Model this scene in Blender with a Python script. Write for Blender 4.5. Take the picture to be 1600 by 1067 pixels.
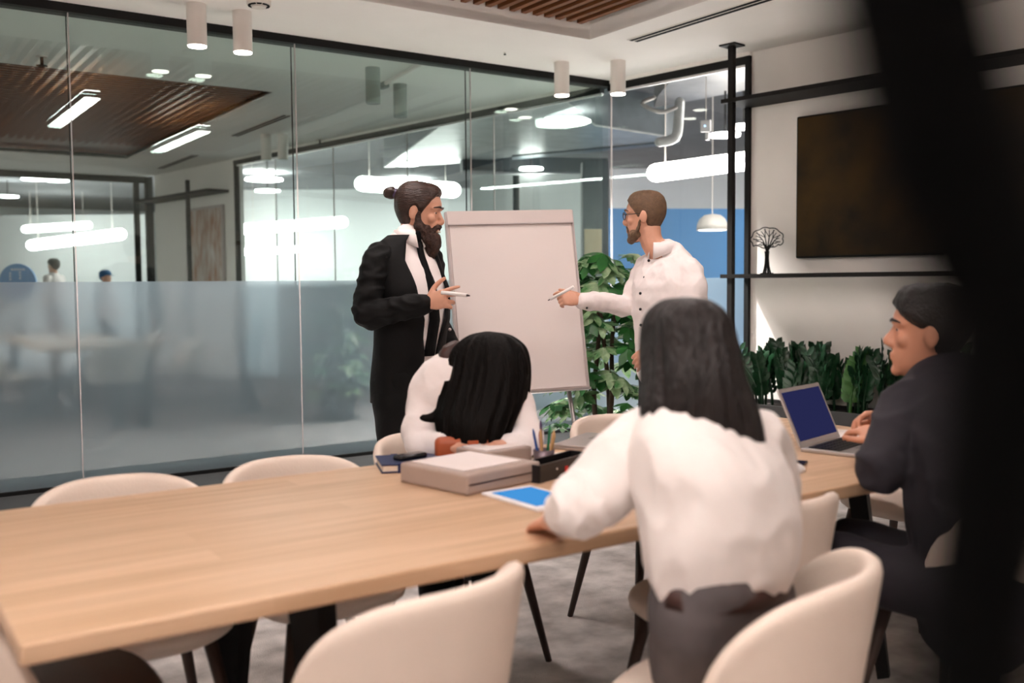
import bpy, bmesh, math, random
import numpy as np
from mathutils import Vector, Matrix, noise
random.seed(7)
for o in list(bpy.data.objects): bpy.data.objects.remove(o)
S = bpy.context.scene
COL = S.collection
PI = math.pi

# ------------------------------------------------------------------ camera
CX, CY = 800.0, 533.5
VA, VB = (3047, 426), (-250, 453)
FP = math.sqrt(-((VA[0]-CX)*(VB[0]-CX)+(VA[1]-CY)*(VB[1]-CY)))
ra = Vector((VA[0]-CX, -(VA[1]-CY), -FP)).normalized()
rb = Vector((VB[0]-CX, -(VB[1]-CY), -FP)).normalized()
rc = ra.cross(rb)
RM = Matrix((ra, rb, rc))
CAM = Vector((-0.214, -1.659, 1.31))
cd = bpy.data.cameras.new('camera'); cam = bpy.data.objects.new('camera', cd); COL.objects.link(cam)
cam.matrix_world = Matrix.Translation(CAM) @ RM.to_4x4()
cd.sensor_width = 36; cd.lens = FP*36/1600; cd.clip_start = 0.02; cd.clip_end = 200
cd.dof.use_dof = True; cd.dof.focus_distance = 4.8; cd.dof.aperture_fstop = 2.0
S.camera = cam
def PX(x, y, D):
    return CAM + RM @ Vector(((x-CX)*D/FP, -(y-CY)*D/FP, -D))
def ray(x, y): return RM @ Vector((x-CX, -(y-CY), -FP))
def TP(x, y, z=0.74):
    d = ray(x, y); return CAM + d*((z-CAM.z)/d.z)
RT = Vector((RM[0][0], RM[1][0], 0)).normalized()      # camera right on the ground
FW = Vector((-RM[0][2], -RM[1][2], 0)).normalized()    # camera forward on the ground
UP = Vector((0, 0, 1))

# ------------------------------------------------------------------ world + exposure
w = bpy.data.worlds.new('world'); S.world = w; w.use_nodes = True
w.node_tree.nodes['Background'].inputs[0].default_value = (0.75, 0.85, 1, 1)
w.node_tree.nodes['Background'].inputs[1].default_value = 0.25
S.view_settings.view_transform = 'Standard'; S.view_settings.look = 'None'
S.view_settings.gamma = 1; S.view_settings.use_curve_mapping = False
S.view_settings.exposure = 1.25
S.cycles.transparent_max_bounces = 24
S.cycles.max_bounces = 8
S.cycles.sample_clamp_indirect = 6

# ------------------------------------------------------------------ materials
def lin(c):
    return tuple(((v/255)/12.92 if v/255 <= .04045 else ((v/255+.055)/1.055)**2.4) for v in c)
MATS = {}
def mat(name, rgb, rough=.6, metal=0, noise_amt=0, nscale=8, bump=0, bscale=60, stretch=(1,1,1), spec=.5, sheen=0, rgb2=None, coat=0):
    m = bpy.data.materials.new(name); m.use_nodes = True; MATS[name] = m
    nt = m.node_tree; b = nt.nodes['Principled BSDF']
    c = lin(rgb)
    b.inputs['Base Color'].default_value = (*c, 1); b.inputs['Roughness'].default_value = rough
    b.inputs['Metallic'].default_value = metal; b.inputs['Specular IOR Level'].default_value = spec
    b.inputs['Coat Weight'].default_value = coat
    if sheen: b.inputs['Sheen Weight'].default_value = sheen
    tc = nt.nodes.new('ShaderNodeTexCoord'); mp = nt.nodes.new('ShaderNodeMapping')
    mp.inputs['Scale'].default_value = stretch; nt.links.new(tc.outputs['Object'], mp.inputs[0])
    if noise_amt:
        n = nt.nodes.new('ShaderNodeTexNoise'); n.inputs['Scale'].default_value = nscale; n.inputs['Detail'].default_value = 5
        nt.links.new(mp.outputs[0], n.inputs['Vector'])
        r = nt.nodes.new('ShaderNodeValToRGB')
        c2 = lin(rgb2) if rgb2 else tuple(v*(1-noise_amt) for v in c)
        r.color_ramp.elements[0].color = (*c2, 1); r.color_ramp.elements[1].color = (*c, 1)
        r.color_ramp.elements[0].position = .3; r.color_ramp.elements[1].position = .7
        nt.links.new(n.outputs['Fac'], r.inputs[0]); nt.links.new(r.outputs[0], b.inputs['Base Color'])
    if bump:
        n2 = nt.nodes.new('ShaderNodeTexNoise'); n2.inputs['Scale'].default_value = bscale; n2.inputs['Detail'].default_value = 3
        nt.links.new(mp.outputs[0], n2.inputs['Vector'])
        bp = nt.nodes.new('ShaderNodeBump'); bp.inputs['Strength'].default_value = bump; bp.inputs['Distance'].default_value = .01
        nt.links.new(n2.outputs['Fac'], bp.inputs['Height']); nt.links.new(bp.outputs[0], b.inputs['Normal'])
    return m
def emit(name, rgb, strength):
    m = bpy.data.materials.new(name); m.use_nodes = True; MATS[name] = m
    nt = m.node_tree; nt.nodes.remove(nt.nodes['Principled BSDF'])
    e = nt.nodes.new('ShaderNodeEmission'); e.inputs[0].default_value = (*lin(rgb), 1); e.inputs[1].default_value = strength
    nt.links.new(e.outputs[0], nt.nodes['Material Output'].inputs[0]); return m
def two_sided_fresnel(nt, ior):
    # straight-through panes: the same reflectance on entering and leaving faces
    ge = nt.nodes.new('ShaderNodeNewGeometry'); mr = nt.nodes.new('ShaderNodeMapRange')
    mr.inputs['To Min'].default_value = ior; mr.inputs['To Max'].default_value = 1/ior
    fr = nt.nodes.new('ShaderNodeFresnel'); nt.links.new(ge.outputs['Backfacing'], mr.inputs['Value']); nt.links.new(mr.outputs[0], fr.inputs[0])
    return fr
def glass(name, tint, refl_ior=1.5):
    m = bpy.data.materials.new(name); m.use_nodes = True; MATS[name] = m
    nt = m.node_tree; nt.nodes.remove(nt.nodes['Principled BSDF'])
    t = nt.nodes.new('ShaderNodeBsdfTransparent'); t.inputs[0].default_value = (*tint, 1)
    g = nt.nodes.new('ShaderNodeBsdfGlossy'); g.inputs['Roughness'].default_value = 0.0; g.inputs[0].default_value = (.9, 1, .97, 1)
    fr = two_sided_fresnel(nt, refl_ior)
    mx = nt.nodes.new('ShaderNodeMixShader')
    nt.links.new(fr.outputs[0], mx.inputs[0]); nt.links.new(t.outputs[0], mx.inputs[1]); nt.links.new(g.outputs[0], mx.inputs[2])
    nt.links.new(mx.outputs[0], nt.nodes['Material Output'].inputs[0]); return m
def frost(name):
    m = bpy.data.materials.new(name); m.use_nodes = True; MATS[name] = m
    nt = m.node_tree; nt.nodes.remove(nt.nodes['Principled BSDF'])
    r = nt.nodes.new('ShaderNodeBsdfRefraction'); r.inputs['Roughness'].default_value = .34; r.inputs['IOR'].default_value = 1.05
    r.inputs[0].default_value = (.90, .98, 1, 1)
    d = nt.nodes.new('ShaderNodeBsdfDiffuse'); d.inputs[0].default_value = (.22, .28, .315, 1)
    m1 = nt.nodes.new('ShaderNodeMixShader'); m1.inputs[0].default_value = .32
    g = nt.nodes.new('ShaderNodeBsdfGlossy'); g.inputs['Roughness'].default_value = .03
    fr = two_sided_fresnel(nt, 1.85)
    m2 = nt.nodes.new('ShaderNodeMixShader')
    L = nt.links.new
    L(r.outputs[0], m1.inputs[1]); L(d.outputs[0], m1.inputs[2]); L(m1.outputs[0], m2.inputs[1]); L(g.outputs[0], m2.inputs[2])
    L(fr.outputs[0], m2.inputs[0]); L(m2.outputs[0], nt.nodes['Material Output'].inputs[0]); return m
def wood(name, c1, c2, rough=.45, board=.09, axis=0):
    """long-grain staves: tone per stave plus stretched grain"""
    m = bpy.data.materials.new(name); m.use_nodes = True; MATS[name] = m
    nt = m.node_tree; b = nt.nodes['Principled BSDF']; b.inputs['Roughness'].default_value = rough
    L = nt.links.new
    tc = nt.nodes.new('ShaderNodeTexCoord'); mp = nt.nodes.new('ShaderNodeMapping')
    mp.inputs['Scale'].default_value = (1.2, 22, 22) if axis == 0 else (22, 1.2, 22)
    L(tc.outputs['Object'], mp.inputs[0])
    n = nt.nodes.new('ShaderNodeTexNoise'); n.inputs['Scale'].default_value = 1.6; n.inputs['Detail'].default_value = 6
    L(mp.outputs[0], n.inputs['Vector'])
    br = nt.nodes.new('ShaderNodeTexBrick'); br.inputs['Scale'].default_value = 1
    br.inputs['Brick Width'].default_value = .85; br.inputs['Row Height'].default_value = board; br.inputs['Mortar Size'].default_value = 0
    br.inputs['Color1'].default_value = (.35, .35, .35, 1); br.inputs['Color2'].default_value = (.75, .75, .75, 1)
    br.inputs['Bias'].default_value = 0
    L(tc.outputs['Object'], br.inputs['Vector'])
    mx = nt.nodes.new('ShaderNodeMix'); mx.data_type = 'FLOAT'; mx.inputs[0].default_value = .38
    L(n.outputs['Fac'], mx.inputs[2]); L(br.outputs['Color'], mx.inputs[3])
    r = nt.nodes.new('ShaderNodeValToRGB')
    r.color_ramp.elements[0].position = .3; r.color_ramp.elements[1].position = .68
    r.color_ramp.elements[0].color = (*lin(c1), 1); r.color_ramp.elements[1].color = (*lin(c2), 1)
    L(mx.outputs[0], r.inputs[0]); L(r.outputs[0], b.inputs['Base Color'])
    return m

mat('ceiling_white', (244, 239, 234), .9, noise_amt=.03, nscale=3)
mat('wall_white', (240, 234, 229), .85, noise_amt=.03, nscale=4, bump=.05, bscale=150)
mat('office_wall', (232, 234, 234), .9, noise_amt=.04, nscale=2)
mat('carpet', (232, 225, 222), .95, noise_amt=.5, nscale=7, bump=.6, bscale=220, rgb2=(168, 162, 159))
mat('office_floor', (170, 170, 172), .6, noise_amt=.1)
mat('floor_border', (9, 9, 10), .8, noise_amt=.3, nscale=20, bump=.3, bscale=200)
emit('small_lamp', (255, 250, 246), 7)
mat('dark_carpet', (74, 76, 78), .95, noise_amt=.4, nscale=6, bump=.4, bscale=200)
mat('black_metal', (10, 9, 9), .6, spec=.25, noise_amt=.2, nscale=20)
mat('shelf_black', (24, 20, 19), .65, spec=.25, noise_amt=.2, nscale=12)
wood('slat_wood', (92, 50, 22), (150, 92, 48), .5, 5, axis=1)
wood('slat_wood_a', (84, 44, 22), (132, 78, 44), .5, 5, axis=0)
wood('table_oak', (174, 138, 104), (210, 176, 146), .42)
mat('leather_shaded', (70, 50, 40), .55, noise_amt=.15, nscale=5, bump=.12, bscale=180)
mat('leather', (226, 208, 194), .55, noise_amt=.06, nscale=5, bump=.12, bscale=180)
mat('chair_leg', (60, 42, 34), .5, noise_amt=.2, nscale=10)
mat('skin_fair', (214, 158, 132), .5, noise_amt=.10, nscale=18)
mat('skin_warm', (200, 140, 112), .5, noise_amt=.10, nscale=18)
mat('lips', (170, 96, 84), .45, noise_amt=.1)
mat('hair_brown', (58, 32, 20), .42, noise_amt=.55, nscale=14, stretch=(1, 1, 7), bump=.5, bscale=40)
mat('hair_bun', (52, 28, 18), .45, noise_amt=.5, nscale=16, bump=.5, bscale=50)
mat('beard_brown', (62, 32, 18), .7, noise_amt=.6, nscale=40, bump=.8, bscale=130)
mat('hair_short', (112, 84, 60), .6, noise_amt=.4, nscale=60, bump=.6, bscale=170)
mat('hair_black', (30, 22, 21), .42, spec=.35, noise_amt=.5, nscale=10, stretch=(5, 5, .5), bump=.9, bscale=30)
mat('hair_dark', (11, 6, 4), .6, spec=.12, noise_amt=.5, nscale=10, stretch=(5, 5, .5), bump=.5, bscale=26)
mat('hair_man_dark', (26, 18, 15), .5, noise_amt=.4, nscale=40, bump=.5, bscale=120)
mat('suit_black', (8, 7, 8), .75, noise_amt=.3, nscale=9, bump=.5, bscale=12, spec=.25)
mat('suit_navy', (34, 30, 39), .8, noise_amt=.25, nscale=9, bump=.5, bscale=12)
mat('trouser_grey', (88, 81, 82), .8, noise_amt=.2, nscale=9, bump=.1, bscale=40)
mat('trouser_dark', (40, 38, 42), .8, noise_amt=.2, nscale=9)
mat('shirt_white', (240, 230, 228), .8, noise_amt=.03, nscale=6, bump=.7, bscale=9)
mat('blouse_white', (226, 217, 213), .75, noise_amt=.02, nscale=6, bump=.7, bscale=8)
mat('tie_black', (6, 6, 7), .7, spec=.15, noise_amt=.2, nscale=60)
mat('belt_leather', (58, 30, 24), .5, noise_amt=.2)
mat('button_dark', (24, 22, 26), .3, noise_amt=.1)
mat('eye_white', (225, 215, 208), .3, noise_amt=.02)
mat('teeth', (232, 226, 214), .3, noise_amt=.02)
mat('shoe_black', (10, 10, 10), .35, noise_amt=.2)
mat('board_white', (206, 192, 188), .45, noise_amt=.03, nscale=2)
mat('paper_white', (226, 214, 210), .75, noise_amt=.02, nscale=3)
mat('board_grey', (188, 176, 174), .45, noise_amt=.05)
mat('steel', (176, 170, 168), .35, .8, noise_amt=.1, nscale=10)
mat('marker_white', (238, 230, 228), .35, noise_amt=.02)
mat('marker_dark', (50, 30, 34), .4, noise_amt=.1)
mat('box_taupe', (168, 148, 138), .7, noise_amt=.08, nscale=10)
mat('navy_book', (24, 38, 82), .5, noise_amt=.15, nscale=10)
mat('page_edge', (222, 204, 186), .8, noise_amt=.15, nscale=60, stretch=(1, 1, 12))
mat('orange_leather', (176, 82, 40), .5, noise_amt=.2, nscale=12)
mat('plastic_black', (20, 18, 20), .35, noise_amt=.1)
mat('logo_red', (190, 50, 44), .5, noise_amt=.05)
mat('aluminium', (196, 190, 188), .35, .85, noise_amt=.05)
mat('key_black', (28, 27, 30), .5, noise_amt=.1)
mat('bezel_grey', (150, 144, 142), .4, .5, noise_amt=.05)
emit('screen_navy', (34, 36, 72), .5)
emit('screen_blue', (66, 140, 205), .5)
mat('tablet_white', (236, 232, 232), .3, noise_amt=.02)
mat('phone_black', (22, 20, 24), .25, noise_amt=.1)
mat('pencil_tan', (206, 164, 112), .6, noise_amt=.1)
mat('pen_blue', (40, 80, 150), .4, noise_amt=.1)
mat('pen_green', (20, 110, 70), .4, noise_amt=.1)
mat('pen_purple', (70, 50, 90), .4, noise_amt=.1)
mat('pen_pink', (200, 140, 150), .4, noise_amt=.1)
mat('holder_mesh', (120, 104, 110), .4, .5, noise_amt=.1)
mat('cyl_white', (226, 218, 212), .5, noise_amt=.02)
mat('cyl_grey', (150, 156, 152), .5, noise_amt=.02)
mat('vent_dark', (18, 17, 18), .8, spec=.2, noise_amt=.1)
mat('vent_white', (222, 214, 206), .6, noise_amt=.02)
mat('leaf_green', (58, 132, 62), .38, noise_amt=.35, nscale=9, rgb2=(28, 76, 36))
mat('leaf_pale', (206, 226, 186), .35, noise_amt=.4, nscale=16, rgb2=(56, 128, 62))
mat('zz_leaf', (22, 60, 34), .35, noise_amt=.4, nscale=10)
mat('zz_leaf_bright', (54, 100, 40), .4, noise_amt=.3, nscale=10)
mat('trunk', (74, 56, 42), .8, noise_amt=.3, nscale=20, stretch=(1, 1, 4))
mat('planter_dark', (30, 28, 28), .6, noise_amt=.15)
mat('soil', (32, 24, 20), .95, noise_amt=.4, nscale=30)
mat('duct_silver', (200, 202, 200), .35, .35, noise_amt=.25, nscale=5, bump=.3, bscale=14)
mat('duct_dark', (112, 120, 126), .4, .3, noise_amt=.25, nscale=5, bump=.25, bscale=14)
mat('duct_tape', (170, 166, 162), .4, .5, noise_amt=.15)
mat('slab_grey', (120, 120, 124), .9, noise_amt=.15, nscale=2)
mat('column_dark', (44, 52, 60), .6, noise_amt=.15)
mat('kraft', (172, 150, 116), .8, noise_amt=.12)
mat('blue_panel', (84, 146, 204), .6, noise_amt=.06, nscale=2)
mat('lamp_dome', (214, 208, 200), .5, noise_amt=.05)
mat('cap_blue', (30, 90, 140), .7, noise_amt=.1)
mat('picture_mix', (170, 120, 90), .7, noise_amt=.8, nscale=3, stretch=(3, 3, 1), rgb2=(214, 208, 204))
mat('sofa_grey', (120, 124, 130), .9, noise_amt=.1)
mat('blur_black', (3, 3, 3), .95, noise_amt=.3, nscale=30, spec=.1)
def tv_mat():
    m = mat('tv_glass', (16, 12, 8), .18, noise_amt=0, spec=.6); return m
tv_mat()
mat('screen_reflection', (74, 52, 16), .5, noise_amt=.9, nscale=2.3, rgb2=(6, 5, 4), spec=.2)  # ochre blotches are reflections painted onto the dark screen
glass('clear_glass', (.92, .972, .955), 1.5)
glass('clear_glass_b', (.97, .985, .985), 1.35)
glass('lens', (.96, .96, .97), 1.45)
frost('frosted')
emit('lamp_disc', (255, 244, 232), 9)
emit('linear_lamp', (255, 246, 241), 17)
emit('near_side_fill', (255, 246, 241), 23)
emit('next_room_fill', (255, 250, 246), 42)
emit('tube_lamp', (255, 248, 242), 12)
emit('office_fill', (255, 248, 242), 32)
emit('edge_light', (236, 250, 248), 1.2)
emit('led_blue', (150, 200, 255), 2)

# ------------------------------------------------------------------ mesh helpers
def catmull(vals, sub):
    """vals: list of np arrays -> smooth samples"""
    v = [np.array(x, float) for x in vals]; out = []
    for i in range(len(v)-1):
        p0 = v[max(i-1, 0)]; p1 = v[i]; p2 = v[i+1]; p3 = v[min(i+2, len(v)-1)]
        for k in range(sub):
            t = k/sub
            out.append(.5*((2*p1)+(-p0+p2)*t+(2*p0-5*p1+4*p2-p3)*t*t+(-p0+3*p1-3*p2+p3)*t**3))
    out.append(v[-1]); return out
class MB:
    def __init__(s): s.v = []; s.f = []
    def add(s, vs, fs):
        n = len(s.v); s.v += [tuple(x) for x in vs]; s.f += [tuple(i+n for i in q) for q in fs]
    def box(s, c, d, M=None):
        cx, cy, cz = c; a, b, e = d[0]/2, d[1]/2, d[2]/2
        vs = [Vector((x*a, y*b, z*e)) for z in (-1, 1) for y in (-1, 1) for x in (-1, 1)]
        if M is not None: vs = [M @ q for q in vs]
        vs = [q+Vector(c) for q in vs]
        s.add(vs, [(0, 2, 3, 1), (4, 5, 7, 6), (0, 1, 5, 4), (2, 6, 7, 3), (0, 4, 6, 2), (1, 3, 7, 5)]); return s
    def bb(s, lo, hi):
        return s.box([(lo[i]+hi[i])/2 for i in range(3)], [hi[i]-lo[i] for i in range(3)])
    def rbox(s, c, d, r, M=None, seg=3):
        """box with bevelled vertical + horizontal edges"""
        bm = bmesh.new(); bmesh.ops.create_cube(bm, size=1)
        for q in bm.verts: q.co = Vector((q.co.x*d[0], q.co.y*d[1], q.co.z*d[2]))
        bmesh.ops.bevel(bm, geom=bm.edges[:], offset=r, segments=seg, affect='EDGES', profile=.5)
        bm.verts.index_update()
        vs = [(M @ q.co if M is not None else q.co.copy())+Vector(c) for q in bm.verts]
        s.add(vs, [[q.index for q in f.verts] for f in bm.faces]); bm.free(); return s
    def tube(s, pts, rad, ref=None, n=12, sub=4, cap=True, power=2.0, round_cap=True, smooth=True):
        """pts list of vec; rad list of r or (a,b): a along side (ref), b along the other"""
        P = [np.array(p, float) for p in pts]
        Rr = [np.array((r, r) if np.isscalar(r) else r, float) for r in rad]
        if smooth and len(P) > 2: P = catmull(P, sub); Rr = catmull(Rr, sub)
        elif smooth: 
            P = [P[0]+(P[1]-P[0])*t for t in np.linspace(0, 1, sub+1)]; Rr = [Rr[0]+(Rr[1]-Rr[0])*t for t in np.linspace(0, 1, sub+1)]
        T = []
        for i in range(len(P)):
            d = P[min(i+1, len(P)-1)]-P[max(i-1, 0)]; T.append(d/(np.linalg.norm(d)+1e-9))
        if ref is None:
            ref = np.array((1., 0, 0)) if abs(T[0][0]) < .8 else np.array((0, 1., 0))
            u = ref-T[0]*ref.dot(T[0]); u /= np.linalg.norm(u); U = [u]
            for i in range(1, len(P)):
                u = U[-1]-T[i]*U[-1].dot(T[i]); u /= np.linalg.norm(u); U.append(u)
        else:
            ref = np.array(ref, float); U = []
            for t in T:
                u = ref-t*ref.dot(t); U.append(u/np.linalg.norm(u))
        if round_cap and cap:   # rounded ends
            for end in (0, -1):
                r = Rr[end]; m = float(min(r)); sg = -1 if end == 0 else 1
                extra = []
                for a in (30, 55, 78):
                    extra.append((P[end]+T[end]*sg*m*math.sin(math.radians(a)), r*math.cos(math.radians(a))))
                if end == 0:
                    for e in extra: P.insert(0, e[0]); Rr.insert(0, e[1]); T.insert(0, T[0]); U.insert(0, U[0])
                else:
                    for e in extra: P.append(e[0]); Rr.append(e[1]); T.append(T[-1]); U.append(U[-1])
        vs = []
        for p, r, t, u in zip(P, Rr, T, U):
            wv = np.cross(t, u)
            for k in range(n):
                a = 2*PI*k/n; ca, sa = math.cos(a), math.sin(a)
                if power != 2: ca = math.copysign(abs(ca)**(2/power), ca); sa = math.copysign(abs(sa)**(2/power), sa)
                vs.append(p+u*r[0]*ca+wv*r[1]*sa)
        m = len(P); fs = []
        for i in range(m-1):
            for k in range(n):
                fs.append((i*n+k, i*n+(k+1) % n, (i+1)*n+(k+1) % n, (i+1)*n+k))
        if cap: fs.append(tuple(range(n-1, -1, -1))); fs.append(tuple((m-1)*n+k for k in range(n)))
        s.add(vs, fs); return s
    def cyl(s, p, r, h, n=24, r2=None):
        """vertical cylinder from p (base)"""
        p = np.array(p, float)
        return s.tube([p, p+np.array((0, 0, h))], [r, r if r2 is None else r2], n=n, sub=1, round_cap=False, smooth=False)
    def rod(s, a, b, r, n=8, r2=None):
        return s.tube([a, b], [r, r if r2 is None else r2], n=n, sub=1, round_cap=False, smooth=False)
    def ell(s, c, r, M=None, nu=16, nv=10):
        c = Vector(c); vs = []; fs = []
        for j in range(1, nv):
            ph = PI*j/nv
            for i in range(nu):
                th = 2*PI*i/nu
                q = Vector((r[0]*math.sin(ph)*math.cos(th), r[1]*math.sin(ph)*math.sin(th), r[2]*math.cos(ph)))
                vs.append((M @ q if M is not None else q)+c)
        q = Vector((0, 0, r[2])); vs.append((M @ q if M is not None else q)+c); vs.append((M @ -q if M is not None else -q)+c)
        for j in range(nv-2):
            for i in range(nu):
                fs.append((j*nu+i, (j+1)*nu+i, (j+1)*nu+(i+1) % nu, j*nu+(i+1) % nu))
        t = len(vs)-2
        for i in range(nu):
            fs.append((t, i, (i+1) % nu)); fs.append((t+1, (nv-2)*nu+(i+1) % nu, (nv-2)*nu+i))
        s.add(vs, fs); return s
    def prism(s, poly, z0, z1):
        n = len(poly)
        s.add([(x, y, z0) for x, y in poly]+[(x, y, z1) for x, y in poly],
              [tuple(range(n-1, -1, -1)), tuple(range(n, 2*n))]+[(i, (i+1) % n, n+(i+1) % n, n+i) for i in range(n)]); return s
    def build(s, name, m, parent=None, smooth=False, world=False):
        off = Vector((0, 0, 0))
        if world and parent is not None:
            q = parent
            while q is not None: off += q.location; q = q.parent
        me = bpy.data.meshes.new(name)
        me.from_pydata([tuple(Vector(v)-off) for v in s.v], [], s.f); me.update()
        if m: me.materials.append(MATS[m])
        if smooth: me.polygons.foreach_set('use_smooth', [True]*len(me.polygons))
        o = bpy.data.objects.new(name, me); COL.objects.link(o)
        if parent is not None: o.parent = parent
        return o
def fuse(o, voxel, it=3, fac=.5):
    m = o.modifiers.new('r', 'REMESH'); m.mode = 'VOXEL'; m.voxel_size = voxel; m.use_smooth_shade = True
    if it: sm = o.modifiers.new('s', 'SMOOTH'); sm.iterations = it; sm.factor = fac
    dg = bpy.context.evaluated_depsgraph_get(); ev = o.evaluated_get(dg)
    me = bpy.data.meshes.new_from_object(ev); mats = [x for x in o.data.materials]
    old = o.data; o.modifiers.clear(); o.data = me; bpy.data.meshes.remove(old)
    me.materials.clear()
    for x in mats: me.materials.append(x)
    me.polygons.foreach_set('use_smooth', [True]*len(me.polygons)); return o
def bake(o):
    dg = bpy.context.evaluated_depsgraph_get(); ev = o.evaluated_get(dg)
    me = bpy.data.meshes.new_from_object(ev); old = o.data; o.modifiers.clear(); o.data = me; bpy.data.meshes.remove(old); return o
def wrinkle(o, amp, scale=(9, 9, 9), seed=0, sharp=False):
    me = o.data; n = len(me.vertices)
    co = np.empty(n*3, np.float32); no = np.empty(n*3, np.float32)
    me.vertices.foreach_get('co', co); me.vertices.foreach_get('normal', no)
    co = co.reshape(-1, 3); no = no.reshape(-1, 3); sc = np.array(scale)
    q = co*sc+np.array((seed, 0, seed*.37))
    d = np.array([noise.noise(Vector(v)) for v in q.tolist()])
    if sharp: d = .5-2.2*np.minimum(np.abs(d), .35)     # narrow ridges
    co = co+no*(d*amp)[:, None]
    me.vertices.foreach_set('co', co.astype(np.float32).ravel()); me.update()
def tag(o, label=None, cat=None, group=None, kind=None):
    if label: o['label'] = label
    if cat: o['category'] = cat
    if group: o['group'] = group
    if kind: o['kind'] = kind
    return o
def empty(name, loc=(0, 0, 0), rz=0, label=None, cat=None, group=None):
    o = bpy.data.objects.new(name, None); COL.objects.link(o); o.location = loc; o.rotation_euler.z = rz
    o.empty_display_size = .1
    return tag(o, label, cat, group)
def copy_tree(o, parent=None):
    c = o.copy(); COL.objects.link(c); c.parent = parent
    for ch in list(o.children): copy_tree(ch, c)
    return c
def sub_surf(o, lv=2):
    m = o.modifiers.new('ss', 'SUBSURF'); m.levels = lv; m.render_levels = lv
    return o
# ------------------------------------------------------------------ the setting
YA, ZC = 5.2, 3.12
K = Vector((5.555, 5.2, 0)); KD = Vector((.1532, -.9882, 0)); KN = Vector((-.9882, -.1532, 0))
KR = math.atan2(KD.y, KD.x)
def SW(u, v, z): return K + KD*u + KN*v + Vector((0, 0, z))
def xs(y): return 5.555 - .155*(y-5.2)
def st(o): o['kind'] = 'structure'; return o
def skbox(name, m, u0, u1, v0, v1, z0, z1, parent=None):
    """box in the frame of the slanting side wall; parent stands at K with the wall's turn"""
    b = MB().bb((u0, -v1, z0), (u1, -v0, z1)).build(name, m, parent)
    if parent is None: b.location = K; b.rotation_euler.z = KR
    return b
# floors
st(MB().prism([(-3.2, -3.4), (xs(-3.4), -3.4), (xs(YA), YA), (-3.2, YA)], -.1, 0).build('floor', 'carpet'))
st(MB().prism([(-3.2, YA), (xs(YA), YA), (xs(15.2), 15.2), (-3.2, 15.2)], -.1, 0).build('floor_next_room', 'dark_carpet'))
st(MB().prism([(xs(-3.4), -3.4), (24, -3.4), (24, 34), (-6, 34), (-6, 15.2), (xs(15.2), 15.2)], -.1, 0).build('floor_office', 'office_floor'))
# ceilings with their slatted recesses
def ceiling(name, poly_y0, poly_y1, x0, cx0, cx1, cy0, cy1, along):
    y0, y1 = poly_y0, poly_y1
    b = MB()
    b.prism([(x0, y0), (xs(y0), y0), (xs(cy0), cy0), (x0, cy0)], ZC, ZC+.06)
    b.prism([(x0, cy1), (xs(cy1), cy1), (xs(y1), y1), (x0, y1)], ZC, ZC+.06)
    b.prism([(x0, cy0), (cx0, cy0), (cx0, cy1), (x0, cy1)], ZC, ZC+.06)
    b.prism([(cx1, cy0), (xs(cy0), cy0), (xs(cy1), cy1), (cx1, cy1)], ZC, ZC+.06)
    t = .02
    b.bb((cx0-t, cy0-t, ZC+.01), (cx0, cy1+t, ZC+.4)); b.bb((cx1, cy0-t, ZC+.01), (cx1+t, cy1+t, ZC+.4))
    b.bb((cx0, cy0-t, ZC+.01), (cx1, cy0, ZC+.4)); b.bb((cx0, cy1, ZC+.01), (cx1, cy1+t, ZC+.4))
    c = st(b.build(name, 'ceiling_white'))
    MB().bb((cx0, cy0, ZC+.38), (cx1, cy1, ZC+.42)).build('recess_backing', 'vent_dark', c)
    if along == 'y':
        me = None; x = cx1-.11
        while x > cx0+.05:
            if me is None:
                o = MB().bb((-.021, 0, 0), (.021, cy1-cy0-.01, .085)).build('slat', 'slat_wood', c); me = o.data
            else:
                o = bpy.data.objects.new('slat', me); COL.objects.link(o); o.parent = c
            o.location = (x, cy0, ZC+.10); x -= .1
    else:
        me = None; y = cy0+.06
        while y < cy1-.05:
            if me is None:
                o = MB().bb((0, -.022, 0), (cx1-cx0-.01, .022, .085)).build('slat', 'slat_wood_a', c); me = o.data
            else:
                o = bpy.data.objects.new('slat', me); COL.objects.link(o); o.parent = c
            o.location = (cx0, y, ZC+.04); y += .1
    return c
ceiling('ceiling', -3.4, YA+.05, -3.2, -1.6, 4.458, -1.9, 4.118, 'y')
ceiling('ceiling_next_room', YA+.05, 15.2, -3.2, -1.6, 3.2, 7.25, 12.95, 'x')
# solid walls
st(MB().bb((-3.3, -3.4, 0), (-3.2, YA, ZC+.4)).build('wall_left', 'wall_white'))
st(MB().bb((-3.3, -3.5, 0), (xs(-3.4), -3.4, ZC+.4)).build('wall_back', 'wall_white'))
st(MB().bb((-3.3, YA, 0), (-3.2, 15.2, ZC+.4)).build('wall_next_left', 'wall_white'))
wr = st(skbox('wall_right', 'wall_white', 1.48, 8.8, -.12, 0, 0, ZC))
wn = st(skbox('wall_next_right', 'wall_white', -9.75, -7.02, -.12, 0, 0, ZC))
st(skbox('wall_header', 'slab_grey', -9.9, 8.8, -.12, -.0, ZC, 3.95))
st(skbox('baseboard_right', 'black_metal', 1.48, 8.8, 0, .012, 0, .07))
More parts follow.
